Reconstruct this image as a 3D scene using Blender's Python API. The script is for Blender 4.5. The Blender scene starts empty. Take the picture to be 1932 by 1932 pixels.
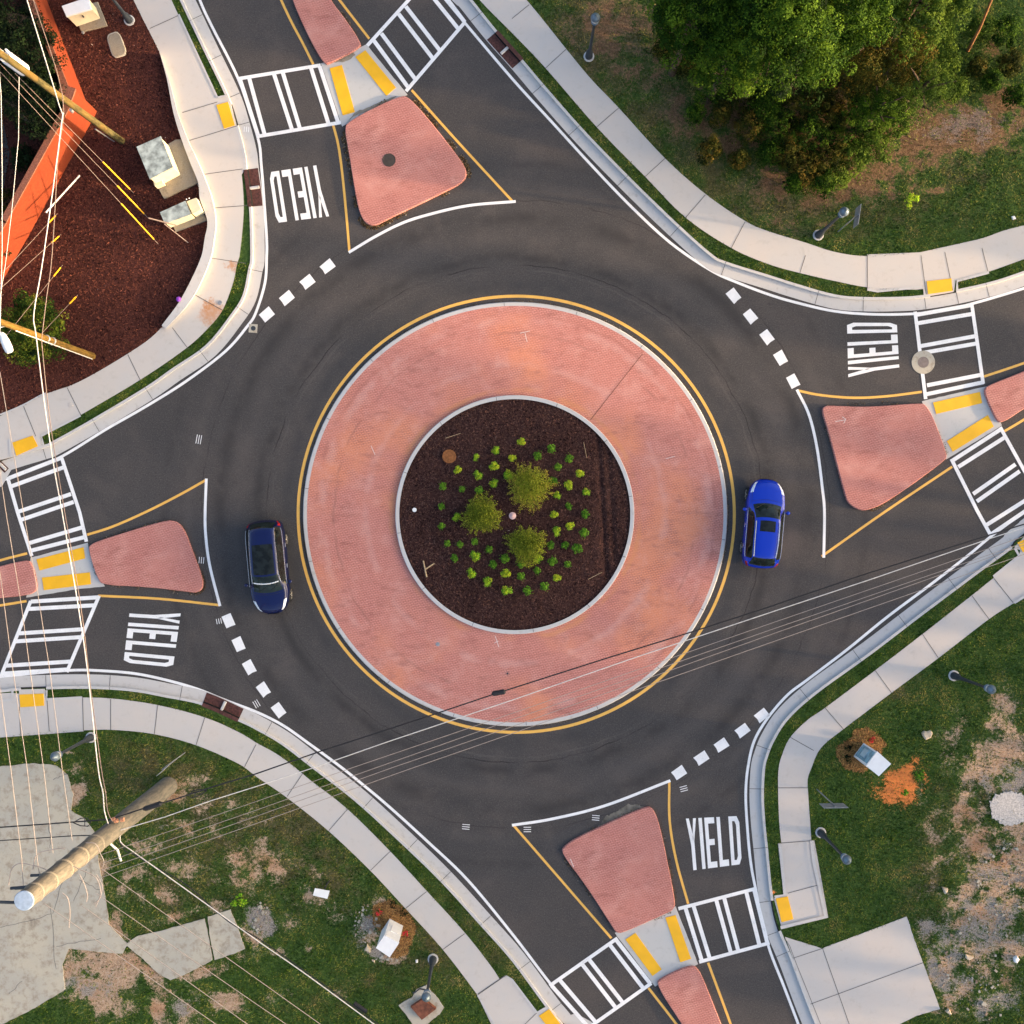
import bpy, bmesh, math, random
import numpy as np
from mathutils import Vector, Matrix, noise as mnoise
from mathutils.geometry import delaunay_2d_cdt

random.seed(7); rng = np.random.default_rng(7)
SC = bpy.context.scene
COL = SC.collection
H = 51.0            # camera height in metres
PX = 38.0           # survey units per metre on the road surface
R = math.radians

# ------------------------------------------------------------------ camera, sky, sun, exposure
cam = bpy.data.cameras.new('camera'); cam_o = bpy.data.objects.new('camera', cam); COL.objects.link(cam_o)
cam_o.location = (0, 0, H); cam_o.rotation_euler = (0, 0, 0)
cam.sensor_width = 36; cam.angle = 2*math.atan((966/PX)/H); cam.clip_end = 5000
SC.camera = cam_o
SUN_EL, SUN_AZ = 7.5, -8.0
w = bpy.data.worlds.new('World'); SC.world = w; w.use_nodes = True
nt = w.node_tree; nt.nodes.clear()
wo = nt.nodes.new('ShaderNodeOutputWorld'); bg = nt.nodes.new('ShaderNodeBackground'); sk = nt.nodes.new('ShaderNodeTexSky')
sk.sky_type = 'NISHITA'; sk.sun_disc = False; sk.sun_elevation = R(SUN_EL); sk.sun_rotation = R(90-SUN_AZ)
sk.air_density = 0.6; sk.dust_density = 7.0; sk.ozone_density = 0.6; sk.altitude = 300
bg.inputs[1].default_value = 0.15
nt.links.new(sk.outputs[0], bg.inputs[0]); nt.links.new(bg.outputs[0], wo.inputs[0])
sun = bpy.data.lights.new('sun', 'SUN'); sun_o = bpy.data.objects.new('sun', sun); COL.objects.link(sun_o)
sun.energy = 2.0; sun.angle = R(1.2); sun.color = (1.0, 0.70, 0.42)
d = Vector((-math.cos(R(SUN_EL))*math.cos(R(SUN_AZ)), -math.cos(R(SUN_EL))*math.sin(R(SUN_AZ)), -math.sin(R(SUN_EL))))
sun_o.rotation_euler = d.to_track_quat('-Z', 'Y').to_euler(); sun_o.location = (40, -5, 20)
SC.view_settings.view_transform = 'Standard'; SC.view_settings.look = 'None'
SC.view_settings.gamma = 1.0; SC.view_settings.exposure = 2.42
SC.render.engine = 'CYCLES'
SC.render.resolution_x = SC.render.resolution_y = 1024

# ------------------------------------------------------------------ helpers
def W(vx, vy, z=0.0):
    k = (H-z)/H/PX
    return Vector(((vx-966)*k, (966-vy)*k, z))
def T(c, r, pts):          # survey sheet c,r to survey units
    return [(483*c+x/4, 483*r+y/4) for x, y in pts]
def spline(pts, n=8, closed=False):
    P = [Vector((p[0], p[1])) for p in pts]; out = []
    m = len(P)
    rngi = range(m) if closed else range(m-1)
    for i in rngi:
        p0 = P[(i-1) % m] if (closed or i > 0) else P[0]*2-P[1]
        p1 = P[i]; p2 = P[(i+1) % m]
        p3 = P[(i+2) % m] if (closed or i+2 < m) else P[-1]*2-P[-2]
        for k in range(n):
            t = k/n
            out.append(0.5*((2*p1)+(p2-p0)*t+(2*p0-5*p1+4*p2-p3)*t*t+(3*p1-p0-3*p2+p3)*t**3))
    if not closed: out.append(P[-1])
    return [(p.x, p.y) for p in out]
def offset(pts, dd, closed=False):
    n = len(pts); out = []
    for i in range(n):
        a = Vector(pts[(i-1) % n] if (closed or i > 0) else pts[0])
        b = Vector(pts[(i+1) % n] if (closed or i < n-1) else pts[-1])
        t = (b-a)
        if t.length < 1e-9: out.append(tuple(pts[i])); continue
        t.normalize(); nrm = Vector((-t.y, t.x))
        out.append((pts[i][0]+nrm.x*dd, pts[i][1]+nrm.y*dd))
    return out
def chaikin(pts, it=2, k=0.25):
    for _ in range(it):
        o = []
        for i in range(len(pts)):
            a, b = pts[i], pts[(i+1) % len(pts)]
            o.append((a[0]*(1-k)+b[0]*k, a[1]*(1-k)+b[1]*k)); o.append((a[0]*k+b[0]*(1-k), a[1]*k+b[1]*(1-k)))
        pts = o
    return pts
def ragged(pts, amp=2.0, step=4.0, seed=1, scale=0.12):
    o = []
    for i in range(len(pts)):
        a = Vector(pts[i]); b = Vector(pts[(i+1) % len(pts)]); L = (b-a).length
        m = max(1, int(L/step))
        for k in range(m):
            p = a.lerp(b, k/m)
            v = mnoise.noise_vector(Vector((p.x*scale, p.y*scale, seed*7.1)))
            o.append((p.x+v.x*amp*1.6, p.y+v.y*amp*1.6))
    return o
def inside(poly, x, y):
    c = False; n = len(poly); j = n-1
    for i in range(n):
        xi, yi = poly[i]; xj, yj = poly[j]
        if (yi > y) != (yj > y) and x < (xj-xi)*(y-yi)/(yj-yi)+xi: c = not c
        j = i
    return c
def inside_np(poly, X, Y):
    P = np.array(poly); c = np.zeros(X.shape, bool); j = len(P)-1
    for i in range(len(P)):
        xi, yi = P[i]; xj, yj = P[j]
        if yi != yj:
            m = ((yi > Y) != (yj > Y)) & (X < (xj-xi)*(Y-yi)/(yj-yi)+xi)
            c ^= m
        j = i
    return c

def wmat(o):
    m = o.matrix_basis.copy()
    if o.parent: m = wmat(o.parent) @ o.matrix_parent_inverse @ m
    return m
def tag(o, label=None, cat=None, group=None, kind=None):
    if label: o['label'] = label
    if cat: o['category'] = cat
    if group: o['group'] = group
    if kind: o['kind'] = kind
    return o
def empty(name, label, cat, loc=(0, 0, 0), group=None, rz=0):
    o = bpy.data.objects.new(name, None); COL.objects.link(o); o.location = loc; o.rotation_euler = (0, 0, rz)
    o.empty_display_size = .2
    return tag(o, label, cat, group)
class MB:
    """collects shapes in world coordinates, links them as one mesh object"""
    def __init__(s): s.v = []; s.f = []; s.m = []
    def add(s, vs, fs, mi=0):
        o = len(s.v); s.v += [tuple(v) for v in vs]
        for f in fs: s.f.append([i+o for i in f]); s.m.append(mi)
    def flat(s, pts, z, mi=0):           # survey polygon at height z
        s.add([W(x, y, z) for x, y in pts], [list(range(len(pts)))], mi)
    def ribbon(s, a, b, za, zb, mi=0, closed=False):
        n = len(a); vs = [W(x, y, za) for x, y in a]+[W(x, y, zb) for x, y in b]
        fs = [[i, (i+1) % n, n+(i+1) % n, n+i] for i in range(n if closed else n-1)]
        s.add(vs, fs, mi)
    def line(s, pts, wd, z, mi=0, closed=False):
        s.ribbon(offset(pts, -wd/2, closed), offset(pts, wd/2, closed), z, z, mi, closed)
    def seg(s, p, q, wd, z, mi=0): s.line([p, q], wd, z, mi)
    def solid(s, pts, z0, z1, mi=0, inset=0.0):
        """outline given where its top is seen; vertical sides down to z0, small chamfer"""
        top = [W(x, y, z1) for x, y in pts]
        n = len(top)
        if inset:
            ar = sum(top[i].x*top[(i+1) % n].y-top[(i+1) % n].x*top[i].y for i in range(n))
            sg = 1 if ar > 0 else -1
            inn = offset([(p.x, p.y) for p in top], inset*sg, True)
            vs = [Vector((x, y, z1)) for x, y in inn]+[Vector((p.x, p.y, z1-inset)) for p in top]+[Vector((p.x, p.y, z0)) for p in top]
            fs = [list(range(n))]+[[i, (i+1) % n, n+(i+1) % n, n+i] for i in range(n)]+[[n+i, n+(i+1) % n, 2*n+(i+1) % n, 2*n+i] for i in range(n)]
        else:
            vs = top+[Vector((p.x, p.y, z0)) for p in top]
            fs = [list(range(n))]+[[i, (i+1) % n, n+(i+1) % n, n+i] for i in range(n)]
        s.add(vs, fs, mi)
    def frustum(s, base, z0, top, z1, mi=0):   # world xy lists
        n = len(base)
        vs = [(x, y, z0) for x, y in base]+[(x, y, z1) for x, y in top]
        s.add(vs, [list(range(n))[::-1], list(range(n, 2*n))]+[[i, (i+1) % n, n+(i+1) % n, n+i] for i in range(n)], mi)
    def box(s, c, size, rz=0, mi=0):
        M = Matrix.Translation(Vector(c)) @ Matrix.Rotation(rz, 4, 'Z')
        hx, hy, hz = [q/2 for q in size]
        vs = [M @ Vector((x, y, z)) for x in (-hx, hx) for y in (-hy, hy) for z in (-hz, hz)]
        s.add(vs, [[0, 1, 3, 2], [4, 6, 7, 5], [0, 4, 5, 1], [2, 3, 7, 6], [0, 2, 6, 4], [1, 5, 7, 3]], mi)
    def tube(s, pts, rad, n=8, mi=0, caps=True):
        P = [Vector(p) for p in pts]; vs = []; m = len(P)
        rr = rad if isinstance(rad, (list, tuple)) else [rad]*m
        up = Vector((0.13, 0.31, 0.94))
        for i, p in enumerate(P):
            t = (P[min(i+1, m-1)]-P[max(i-1, 0)]).normalized()
            a = t.cross(up)
            if a.length < .05: a = t.cross(Vector((1, 0, 0)))
            a.normalize(); b = t.cross(a)
            for k in range(n):
                an = 2*math.pi*k/n; vs.append(p+(a*math.cos(an)+b*math.sin(an))*rr[i])
        fs = [[i*n+k, i*n+(k+1) % n, (i+1)*n+(k+1) % n, (i+1)*n+k] for i in range(m-1) for k in range(n)]
        if caps: fs += [list(range(n))[::-1], [(m-1)*n+k for k in range(n)]]
        s.add(vs, fs, mi)
    def lathe(s, prof, c=(0, 0, 0), n=24, mi=0):
        vs = []; m = len(prof)
        for r_, z in prof:
            for k in range(n):
                a = 2*math.pi*k/n; vs.append((c[0]+r_*math.cos(a), c[1]+r_*math.sin(a), c[2]+z))
        fs = [[i*n+k, i*n+(k+1) % n, (i+1)*n+(k+1) % n, (i+1)*n+k] for i in range(m-1) for k in range(n)]
        fs += [list(range(n))[::-1], [(m-1)*n+k for k in range(n)]]
        s.add(vs, fs, mi)
    def build(s, name, mats, parent=None, smooth=False, normals=True, local=None):
        me = bpy.data.meshes.new(name)
        inv = None
        if parent is not None: inv = wmat(parent).inverted()
        vs = [inv @ Vector(v) for v in s.v] if inv is not None else s.v
        me.from_pydata([tuple(v) for v in vs], [], s.f)
        if not isinstance(mats, (list, tuple)): mats = [mats]
        for m in mats: me.materials.append(m)
        me.polygons.foreach_set('material_index', s.m)
        if normals:
            bm = bmesh.new(); bm.from_mesh(me); bmesh.ops.recalc_face_normals(bm, faces=bm.faces)
            if smooth == 'flatup':
                for f in bm.faces:
                    if f.normal.z < 0: f.normal_flip()
            bm.to_mesh(me); bm.free()
        if smooth is True: me.polygons.foreach_set('use_smooth', [True]*len(me.polygons))
        me.update()
        o = bpy.data.objects.new(name, me); COL.objects.link(o)
        if parent is not None: o.parent = parent
        if smooth is True:
            try:
                me.set_sharp_from_angle(angle=R(40))
            except Exception: pass
        return o
def up(o):                      # make flat sheets face upwards
    bm = bmesh.new(); bm.from_mesh(o.data)
    for f in bm.faces:
        f.normal_update()
        if f.normal.z < -0.01: f.normal_flip()
    bm.to_mesh(o.data); bm.free(); return o
def npmesh(name, V, F, mat, parent=None, attrs=None, smooth=False):
    """V (n,3), F (m,k) numpy; attrs name -> per-vertex floats"""
    me = bpy.data.meshes.new(name); k = F.shape[1]
    me.vertices.add(len(V)); me.vertices.foreach_set('co', V.astype(np.float32).ravel())
    me.loops.add(F.size); me.loops.foreach_set('vertex_index', F.astype(np.int32).ravel())
    me.polygons.add(len(F)); me.polygons.foreach_set('loop_start', (np.arange(len(F))*k).astype(np.int32))
    me.polygons.foreach_set('loop_total', np.full(len(F), k, np.int32))
    me.materials.append(mat)
    for a, val in (attrs or {}).items():
        at = me.attributes.new(a, 'FLOAT', 'POINT'); at.data.foreach_set('value', np.asarray(val, np.float32))
    me.update(calc_edges=True); me.validate()
    if smooth: me.polygons.foreach_set('use_smooth', [True]*len(F))
    o = bpy.data.objects.new(name, me); COL.objects.link(o)
    if parent is not None: o.parent = parent; o.matrix_parent_inverse = wmat(parent).inverted()
    return o
def copy_tree(o, parent=None):
    c = o.copy(); COL.objects.link(c); c.parent = parent
    for ch in [x for x in bpy.data.objects if x.parent == o]: copy_tree(ch, c)
    return c

# ------------------------------------------------------------------ materials
class NM:
    def __init__(s, name, rough=0.8, spec=0.3):
        s.mat = bpy.data.materials.new(name); s.mat.use_nodes = True
        s.t = s.mat.node_tree; s.t.nodes.clear()
        s.out = s.t.nodes.new('ShaderNodeOutputMaterial'); s.p = s.t.nodes.new('ShaderNodeBsdfPrincipled')
        s.t.links.new(s.p.outputs[0], s.out.inputs[0])
        s.p.inputs['Roughness'].default_value = rough; s.p.inputs['Specular IOR Level'].default_value = spec
        s.tc = s.t.nodes.new('ShaderNodeTexCoord'); s.co = s.tc.outputs['Object']
    def _in(s, sock, v):
        if v is None: return
        if hasattr(v, 'is_output') or hasattr(v, 'links'): s.t.links.new(v, sock)
        elif isinstance(v, (tuple, list)):
            sock.default_value = tuple(v)+(1,) if len(v) == 3 and len(sock.default_value) == 4 else tuple(v)
        else: sock.default_value = v
    def noise(s, scale, detail=3, rough=.55, co=None, dist=0, out=0):
        n = s.t.nodes.new('ShaderNodeTexNoise'); s._in(n.inputs['Vector'], co or s.co)
        n.inputs['Scale'].default_value = scale; n.inputs['Detail'].default_value = detail
        n.inputs['Roughness'].default_value = rough; n.inputs['Distortion'].default_value = dist
        return n.outputs[out]
    def vor(s, scale, feat='F1', out='Distance', co=None, rnd=1):
        n = s.t.nodes.new('ShaderNodeTexVoronoi'); n.feature = feat; s._in(n.inputs['Vector'], co or s.co)
        n.inputs['Scale'].default_value = scale; n.inputs['Randomness'].default_value = rnd
        return n.outputs[out]
    def math(s, op, a, b=None, c=None, clamp=False):
        n = s.t.nodes.new('ShaderNodeMath'); n.operation = op; n.use_clamp = clamp
        s._in(n.inputs[0], a); s._in(n.inputs[1], b)
        if c is not None: s._in(n.inputs[2], c)
        return n.outputs[0]
    def mr(s, v, a, b, c=0.0, d=1.0, smooth=True):
        n = s.t.nodes.new('ShaderNodeMapRange'); n.interpolation_type = 'SMOOTHSTEP' if smooth else 'LINEAR'
        s._in(n.inputs[0], v)
        for i, q in enumerate((a, b, c, d)): n.inputs[i+1].default_value = q
        return n.outputs[0]
    def mix(s, f, a, b, mode='MIX'):
        n = s.t.nodes.new('ShaderNodeMix'); n.data_type = 'RGBA'; n.blend_type = mode
        s._in(n.inputs[0], f); s._in(n.inputs[6], a); s._in(n.inputs[7], b)
        return n.outputs[2]
    def ramp(s, f, stops):
        n = s.t.nodes.new('ShaderNodeValToRGB'); s._in(n.inputs[0], f); e = n.color_ramp.elements
        while len(e) < len(stops): e.new(0.5)
        for i, (p, c) in enumerate(stops): e[i].position = p; e[i].color = tuple(c)+(1,)
        return n.outputs[0]
    def attr(s, name):
        n = s.t.nodes.new('ShaderNodeAttribute'); n.attribute_name = name; return n.outputs['Fac']
    def map(s, loc=(0, 0, 0), rot=(0, 0, 0), sc=(1, 1, 1), co=None):
        n = s.t.nodes.new('ShaderNodeMapping'); s._in(n.inputs[0], co or s.co)
        n.inputs[1].default_value = loc; n.inputs[2].default_value = rot; n.inputs[3].default_value = sc
        return n.outputs[0]
    def xyz(s, co=None):
        n = s.t.nodes.new('ShaderNodeSeparateXYZ'); s._in(n.inputs[0], co or s.co); return n.outputs
    def color(s, c): s._in(s.p.inputs['Base Color'], c); return s
    def bump(s, h, strength=.3, dist=.02):
        n = s.t.nodes.new('ShaderNodeBump'); s._in(n.inputs['Height'], h)
        n.inputs['Strength'].default_value = strength; n.inputs['Distance'].default_value = dist
        s.t.links.new(n.outputs[0], s.p.inputs['Normal']); return s
    def set(s, **k):
        for a, v in k.items(): s._in(s.p.inputs[a.replace('_', ' ')], v)
        return s
def plain(name, c, rough=.6, metal=0, var=.12, scale=6, **k):
    m = NM(name, rough)
    n = m.noise(scale, 4)
    m.color(m.mix(m.mr(n, .3, .7), tuple(q*(1-var) for q in c), tuple(min(1, q*(1+var)) for q in c)))
    m.p.inputs['Metallic'].default_value = metal
    m.set(**k); return m.mat

def mat_asphalt():
    m = NM('asphalt', .85, .25)
    fine = m.noise(55, 2, .7); mid = m.noise(1.6, 4, .6); big = m.noise(.16, 3, .5)
    base = m.ramp(big, [(.34, (.034, .0325, .033)), (.5, (.047, .043, .0415)), (.66, (.061, .051, .046))])
    base = m.mix(m.mr(mid, .35, .75, 0, .35), base, (.036, .034, .034))
    base = m.mix(m.mr(m.noise(.45, 5, .6, dist=.4), .48, .70, 0, .7), base, (.074, .062, .056))
    base = m.mix(m.mr(m.noise(5, 5, .7, co=m.map(sc=(.25, 1, 1))), .55, .75, 0, .3), base, (.026, .025, .025))
    base = m.mix(m.mr(fine, .35, .72, 0, .5), base, (.080, .074, .071))
    base = m.mix(m.mr(m.vor(38), .0, .16, .6, 0), base, (.018, .017, .017))
    base = m.mix(m.mr(m.noise(17, 3, .75), .46, .70, 0, .75), base, (.105, .095, .088))
    base = m.mix(m.mr(m.noise(11, 4, .8), .50, .70, 0, .55), base, (.020, .019, .019))
    base = m.mix(m.mr(m.vor(1.1), .0, .055, .75, 0), base, (.014, .013, .013))
    # worn circular wheel paths and the paving seam
    x, y, z = m.xyz(m.map(loc=(-(972-966)/PX, (970-966)/PX, 0)))
    wob = m.math('MULTIPLY_ADD', m.noise(.9, 4), .35, -.17)
    rr = m.math('ADD', m.math('SQRT', m.math('ADD', m.math('MULTIPLY', x, x), m.math('MULTIPLY', y, y))), wob)
    for r0, wd, am, col in ((12.35, .045, .85, (.014, .013, .013)), (12.75, .45, .6, (.024, .023, .023)), (14.7, .55, .55, (.024, .023, .023)), (13.75, .6, .28, (.098, .085, .078)), (11.35, .55, .45, (.028, .030, .033)), (16.2, .5, .35, (.09, .079, .072)), (12.1, .08, .35, (.10, .088, .08)), (15.6, .04, .6, (.016, .015, .015)), (17.4, .35, .35, (.026, .025, .025))):
        dd = m.math('ABSOLUTE', m.math('SUBTRACT', rr, r0))
        f = m.math('MULTIPLY', m.mr(dd, 0, wd, am, 0), m.mr(m.noise(.22+r0*.02, 4, .6), .36, .60))
        base = m.mix(f, base, col)
    m.color(base).bump(fine, .25, .01); return m.mat
def mat_paint(name, c, wear=.35):
    m = NM(name, .55, .4); n = m.noise(14, 5, .7); n2 = m.noise(1.3, 3)
    col = m.mix(m.mr(n2, .3, .7), c, tuple(q*.9 for q in c))
    n3 = m.noise(2.1, 4, .6); sp = m.mr(m.noise(34, 3, .8), .54, .66, 0, 1)
    ww = m.math('MULTIPLY', sp, m.mr(n3, .44, .66, .12, wear+.35))
    col = m.mix(ww, col, (.10, .09, .085)) if wear > .2 else col
    m.color(m.mix(m.mr(n, .60, .74, 0, wear), col, tuple(q*.45 for q in c))).bump(n, .2, .005); return m.mat
def mat_concrete(name, c=(.44, .42, .40), stain=(.30, .25, .19), warm=(.5, .44, .36), amt=.5, lo=.0):
    m = NM(name, .85, .25); a = m.noise(.45, 4, .6); b = m.noise(3.2, 5, .65); f = m.noise(70, 2)
    col = m.mix(m.mr(a, .35, .68), c, warm)
    col = m.mix(m.mr(b, .52-lo, .78-lo*1.5, 0, amt), col, stain)
    col = m.mix(m.mr(m.noise(.8, 5, .7, dist=.6), (.60-lo), .76-lo, 0, amt*.9), col, (stain[0]*.8, stain[1]*.85, stain[2]*.9))
    col = m.mix(m.mr(f, .35, .7, 0, .25), col, (.58, .56, .54))
    if name == 'sidewalk_concrete':
        for sx_, sy_, sr in ((402, 593, .85), (440, 503, .45), (395, 575, .4)):
            x, y, z = m.xyz(m.map(loc=(-(sx_-966)/PX, -(966-sy_)/PX, 0)))
            rr = m.math('SQRT', m.math('ADD', m.math('MULTIPLY', x, x), m.math('MULTIPLY', y, y)))
            rr = m.math('ADD', rr, m.math('MULTIPLY_ADD', m.noise(3, 5, .7), 1.6, -.8))
            col = m.mix(m.mr(rr, sr*.1, sr, .8, 0), col, (.44, .20, .08))
    m.color(col).bump(f, .15, .005); return m.mat
def mat_brick(name, rot, c1=(.56, .215, .165), c2=(.47, .165, .128), orange=(.66, .24, .11), grime=(.30, .11, .088), mortar=(.20, .062, .052), scuff=False):
    m = NM(name, .8, .2)
    co = m.map(rot=(0, 0, R(rot)))
    va = m.t.nodes.new('ShaderNodeVectorMath'); va.operation = 'MULTIPLY_ADD'; m._in(va.inputs[0], m.noise(1.4, 4, .6, out=1)); va.inputs[1].default_value = (.05, .05, 0); m._in(va.inputs[2], co); co = va.outputs[0]
    b = m.t.nodes.new('ShaderNodeTexBrick'); m._in(b.inputs['Vector'], co)
    b.inputs['Scale'].default_value = 1.0; b.inputs['Brick Width'].default_value = .17; b.inputs['Row Height'].default_value = .085
    b.inputs['Mortar Size'].default_value = .010; b.inputs['Mortar Smooth'].default_value = .4; b.inputs['Bias'].default_value = 0
    b.inputs['Color1'].default_value = c1+(1,); b.inputs['Color2'].default_value = c2+(1,)
    b.inputs['Mortar'].default_value = (0, 0, 0, 1)
    col = m.mix(0.45, b.outputs[0], m.mix(.5, c1, c2))
    big = m.noise(.20, 3, .5); mid = m.noise(.9, 5, .62); st = m.noise(2.2, 5, .7, co=m.map(rot=(0, 0, R(rot)), sc=(.5, 1.4, 1)))
    col = m.mix(m.mr(big, .44, .66, 0, .65), col, orange)
    col = m.mix(m.mr(mid, .48, .72, 0, .4), col, (.62, .33, .27))
    col = m.mix(m.mr(st, .50, .74, 0, .7), col, grime)
    mort = m.math('MULTIPLY', b.outputs['Fac'], m.mr(m.noise(.55, 4, .6), (.42), .60, .12, 1.0))
    col = m.mix(mort, col, mortar)
    col = m.mix(m.mr(m.noise(22, 3, .7), .45, .75, 0, .4), col, (.64, .36, .30))
    if scuff:
        x, y, z = m.xyz(); wob = m.math('MULTIPLY_ADD', m.noise(.6, 4), .5, -.25)
        rr = m.math('ADD', m.math('SQRT', m.math('ADD', m.math('MULTIPLY', x, x), m.math('MULTIPLY', y, y))), wob)
        for r0, wd, am, cc in ((8.95, .10, .45, (.25, .11, .09)), (9.6, .35, .25, (.62, .40, .35)), (7.4, .3, .22, (.62, .38, .33)), (9.9, .12, .4, (.30, .12, .10)), (6.15, .22, .5, (.60, .25, .10))):
            dd = m.math('ABSOLUTE', m.math('SUBTRACT', rr, r0))
            col = m.mix(m.math('MULTIPLY', m.mr(dd, 0, wd, am, 0), m.mr(m.noise(.25+r0*.03, 4), .42, .6)), col, cc)
    m.color(col).bump(b.outputs['Fac'], -.4, .006); return m.mat
def mat_mulch(name, c1, c2, c3, pale=(.22, .19, .17)):
    m = NM(name, .95, .1); n = m.noise(9, 6, .75); b = m.noise(.35, 3); v = m.vor(22, 'F1', 'Color')
    col = m.ramp(n, [(.32, c1), (.55, c2), (.74, c3)])
    col = m.mix(m.mr(b, .45, .65, 0, .45), col, tuple(q*1.5 for q in c2))
    col = m.mix(.35, col, m.mix(v, c1, c3))
    col = m.mix(m.mr(m.vor(3.1), 0, .05, .8, 0), col, pale)
    m.color(col).bump(n, .9, .05); return m.mat
def mat_lawn(name='lawn_soil', soil=((.22, .135, .08), (.39, .26, .165), (.53, .40, .29)), grv=((.11, .09, .075), (.26, .22, .18), (.48, .43, .37))):
    m = NM(name, .95, .1)
    dirt, grav, dry, straw = m.attr('dirt'), m.attr('gravel'), m.attr('dry'), m.attr('orange')
    n1 = m.noise(7, 6, .75); n2 = m.noise(1.1, 5, .65); n3 = m.noise(26, 3, .7)
    g = m.ramp(n1, [(.3, (.018, .038, .010)), (.5, (.045, .085, .018)), (.72, (.095, .145, .035))])
    g2 = m.ramp(n1, [(.3, (.045, .045, .018)), (.5, (.090, .085, .036)), (.74, (.17, .14, .07))])
    brk = m.math('ADD', m.math('ADD', m.math('MULTIPLY_ADD', n2, .9, -.45), m.math('MULTIPLY_ADD', n1, 1.5, -.75)), m.math('MULTIPLY_ADD', n3, 1.1, -.55))
    def msk(a, w=.16):
        return m.mr(m.math('ADD', a, brk), .5-w, .5+w)
    col = m.mix(msk(dry, .3), g, g2)
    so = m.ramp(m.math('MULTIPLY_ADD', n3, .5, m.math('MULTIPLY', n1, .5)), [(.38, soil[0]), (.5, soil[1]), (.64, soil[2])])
    so = m.mix(m.mr(m.noise(.5, 4), .5, .68, 0, .55), so, (.36, .16, .07)) if name == 'lawn_soil' else so
    so = m.mix(m.mr(m.vor(9), .05, .16, .75, 0), so, (.05, .035, .025))
    gr = m.ramp(n3, [(.3, grv[0]), (.5, grv[1]), (.72, grv[2])])
    col = m.mix(msk(dirt), col, so)
    col = m.mix(msk(grav), col, gr)
    col = m.mix(msk(straw, .1), col, m.ramp(n1, [(.3, (.42, .12, .035)), (.6, (.68, .22, .06))]))
    m.color(col).bump(n1, .8, .06); return m.mat
def mat_leaf(name, dark, mid, light, rough=.7, trans=.25, yellow=None):
    m = NM(name, rough, .06); t = m.attr('tone')
    st = [(0, dark), (.5, mid), (1, light)] if not yellow else [(0, dark), (.45, mid), (.8, light), (1, yellow)]
    c = m.ramp(t, st); m.color(c)
    tr = m.t.nodes.new('ShaderNodeBsdfTranslucent'); m.t.links.new(c, tr.inputs[0])
    mx = m.t.nodes.new('ShaderNodeMixShader'); mx.inputs[0].default_value = trans
    m.t.links.new(m.p.outputs[0], mx.inputs[1]); m.t.links.new(tr.outputs[0], mx.inputs[2]); m.t.links.new(mx.outputs[0], m.out.inputs[0])
    return m.mat
def mat_wood(name, c1, c2, moss=None):
    m = NM(name, .85, .2)
    n = m.noise(4, 5, .65, co=m.map(sc=(2.2, 2.2, .5))); b = m.noise(.9, 3)
    col = m.mix(m.mr(n, .35, .65), c1, c2)
    if moss: col = m.mix(m.mr(b, .45, .62, 0, .7), col, moss)
    m.color(col).bump(n, .5, .02); return m.mat
def mat_wallbrick():
    m = NM('red_wall_brick', .8, .2)
    b = m.t.nodes.new('ShaderNodeTexBrick'); b.inputs['Scale'].default_value = 1
    x, y, z = m.xyz()
    cb = m.t.nodes.new('ShaderNodeCombineXYZ'); m._in(cb.inputs[0], m.math('ADD', x, y)); m._in(cb.inputs[1], z)
    m._in(b.inputs['Vector'], cb.outputs[0]); b.inputs['Brick Width'].default_value = .22; b.inputs['Row Height'].default_value = .075
    b.inputs['Mortar Size'].default_value = .008
    b.inputs['Color1'].default_value = (.215, .036, .011, 1); b.inputs['Color2'].default_value = (.18, .029, .010, 1); b.inputs['Mortar'].default_value = (.14, .034, .013, 1)
    n = m.noise(1.5, 4)
    m.color(m.mix(m.mr(n, .4, .7, 0, .4), b.outputs[0], (.18, .028, .010))); return m.mat
def mat_car(name, c, flake):
    m = NM(name, .25, .5); lw = m.t.nodes.new('ShaderNodeLayerWeight'); lw.inputs[0].default_value = .35
    m.color(m.mix(lw.outputs['Facing'], c, flake))
    m.set(Metallic=.0, Coat_Weight=.45, Coat_Roughness=.05); m.p.inputs['Specular IOR Level'].default_value = .25; return m.mat
def mat_glass_dark(name, c=(.012, .016, .016)):
    m = NM(name, .04, .6); m.color(m.mix(m.mr(m.noise(3, 3), .4, .6), c, tuple(q*2.2 for q in c))); m.p.inputs['Specular IOR Level'].default_value = .28; return m.mat

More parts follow.
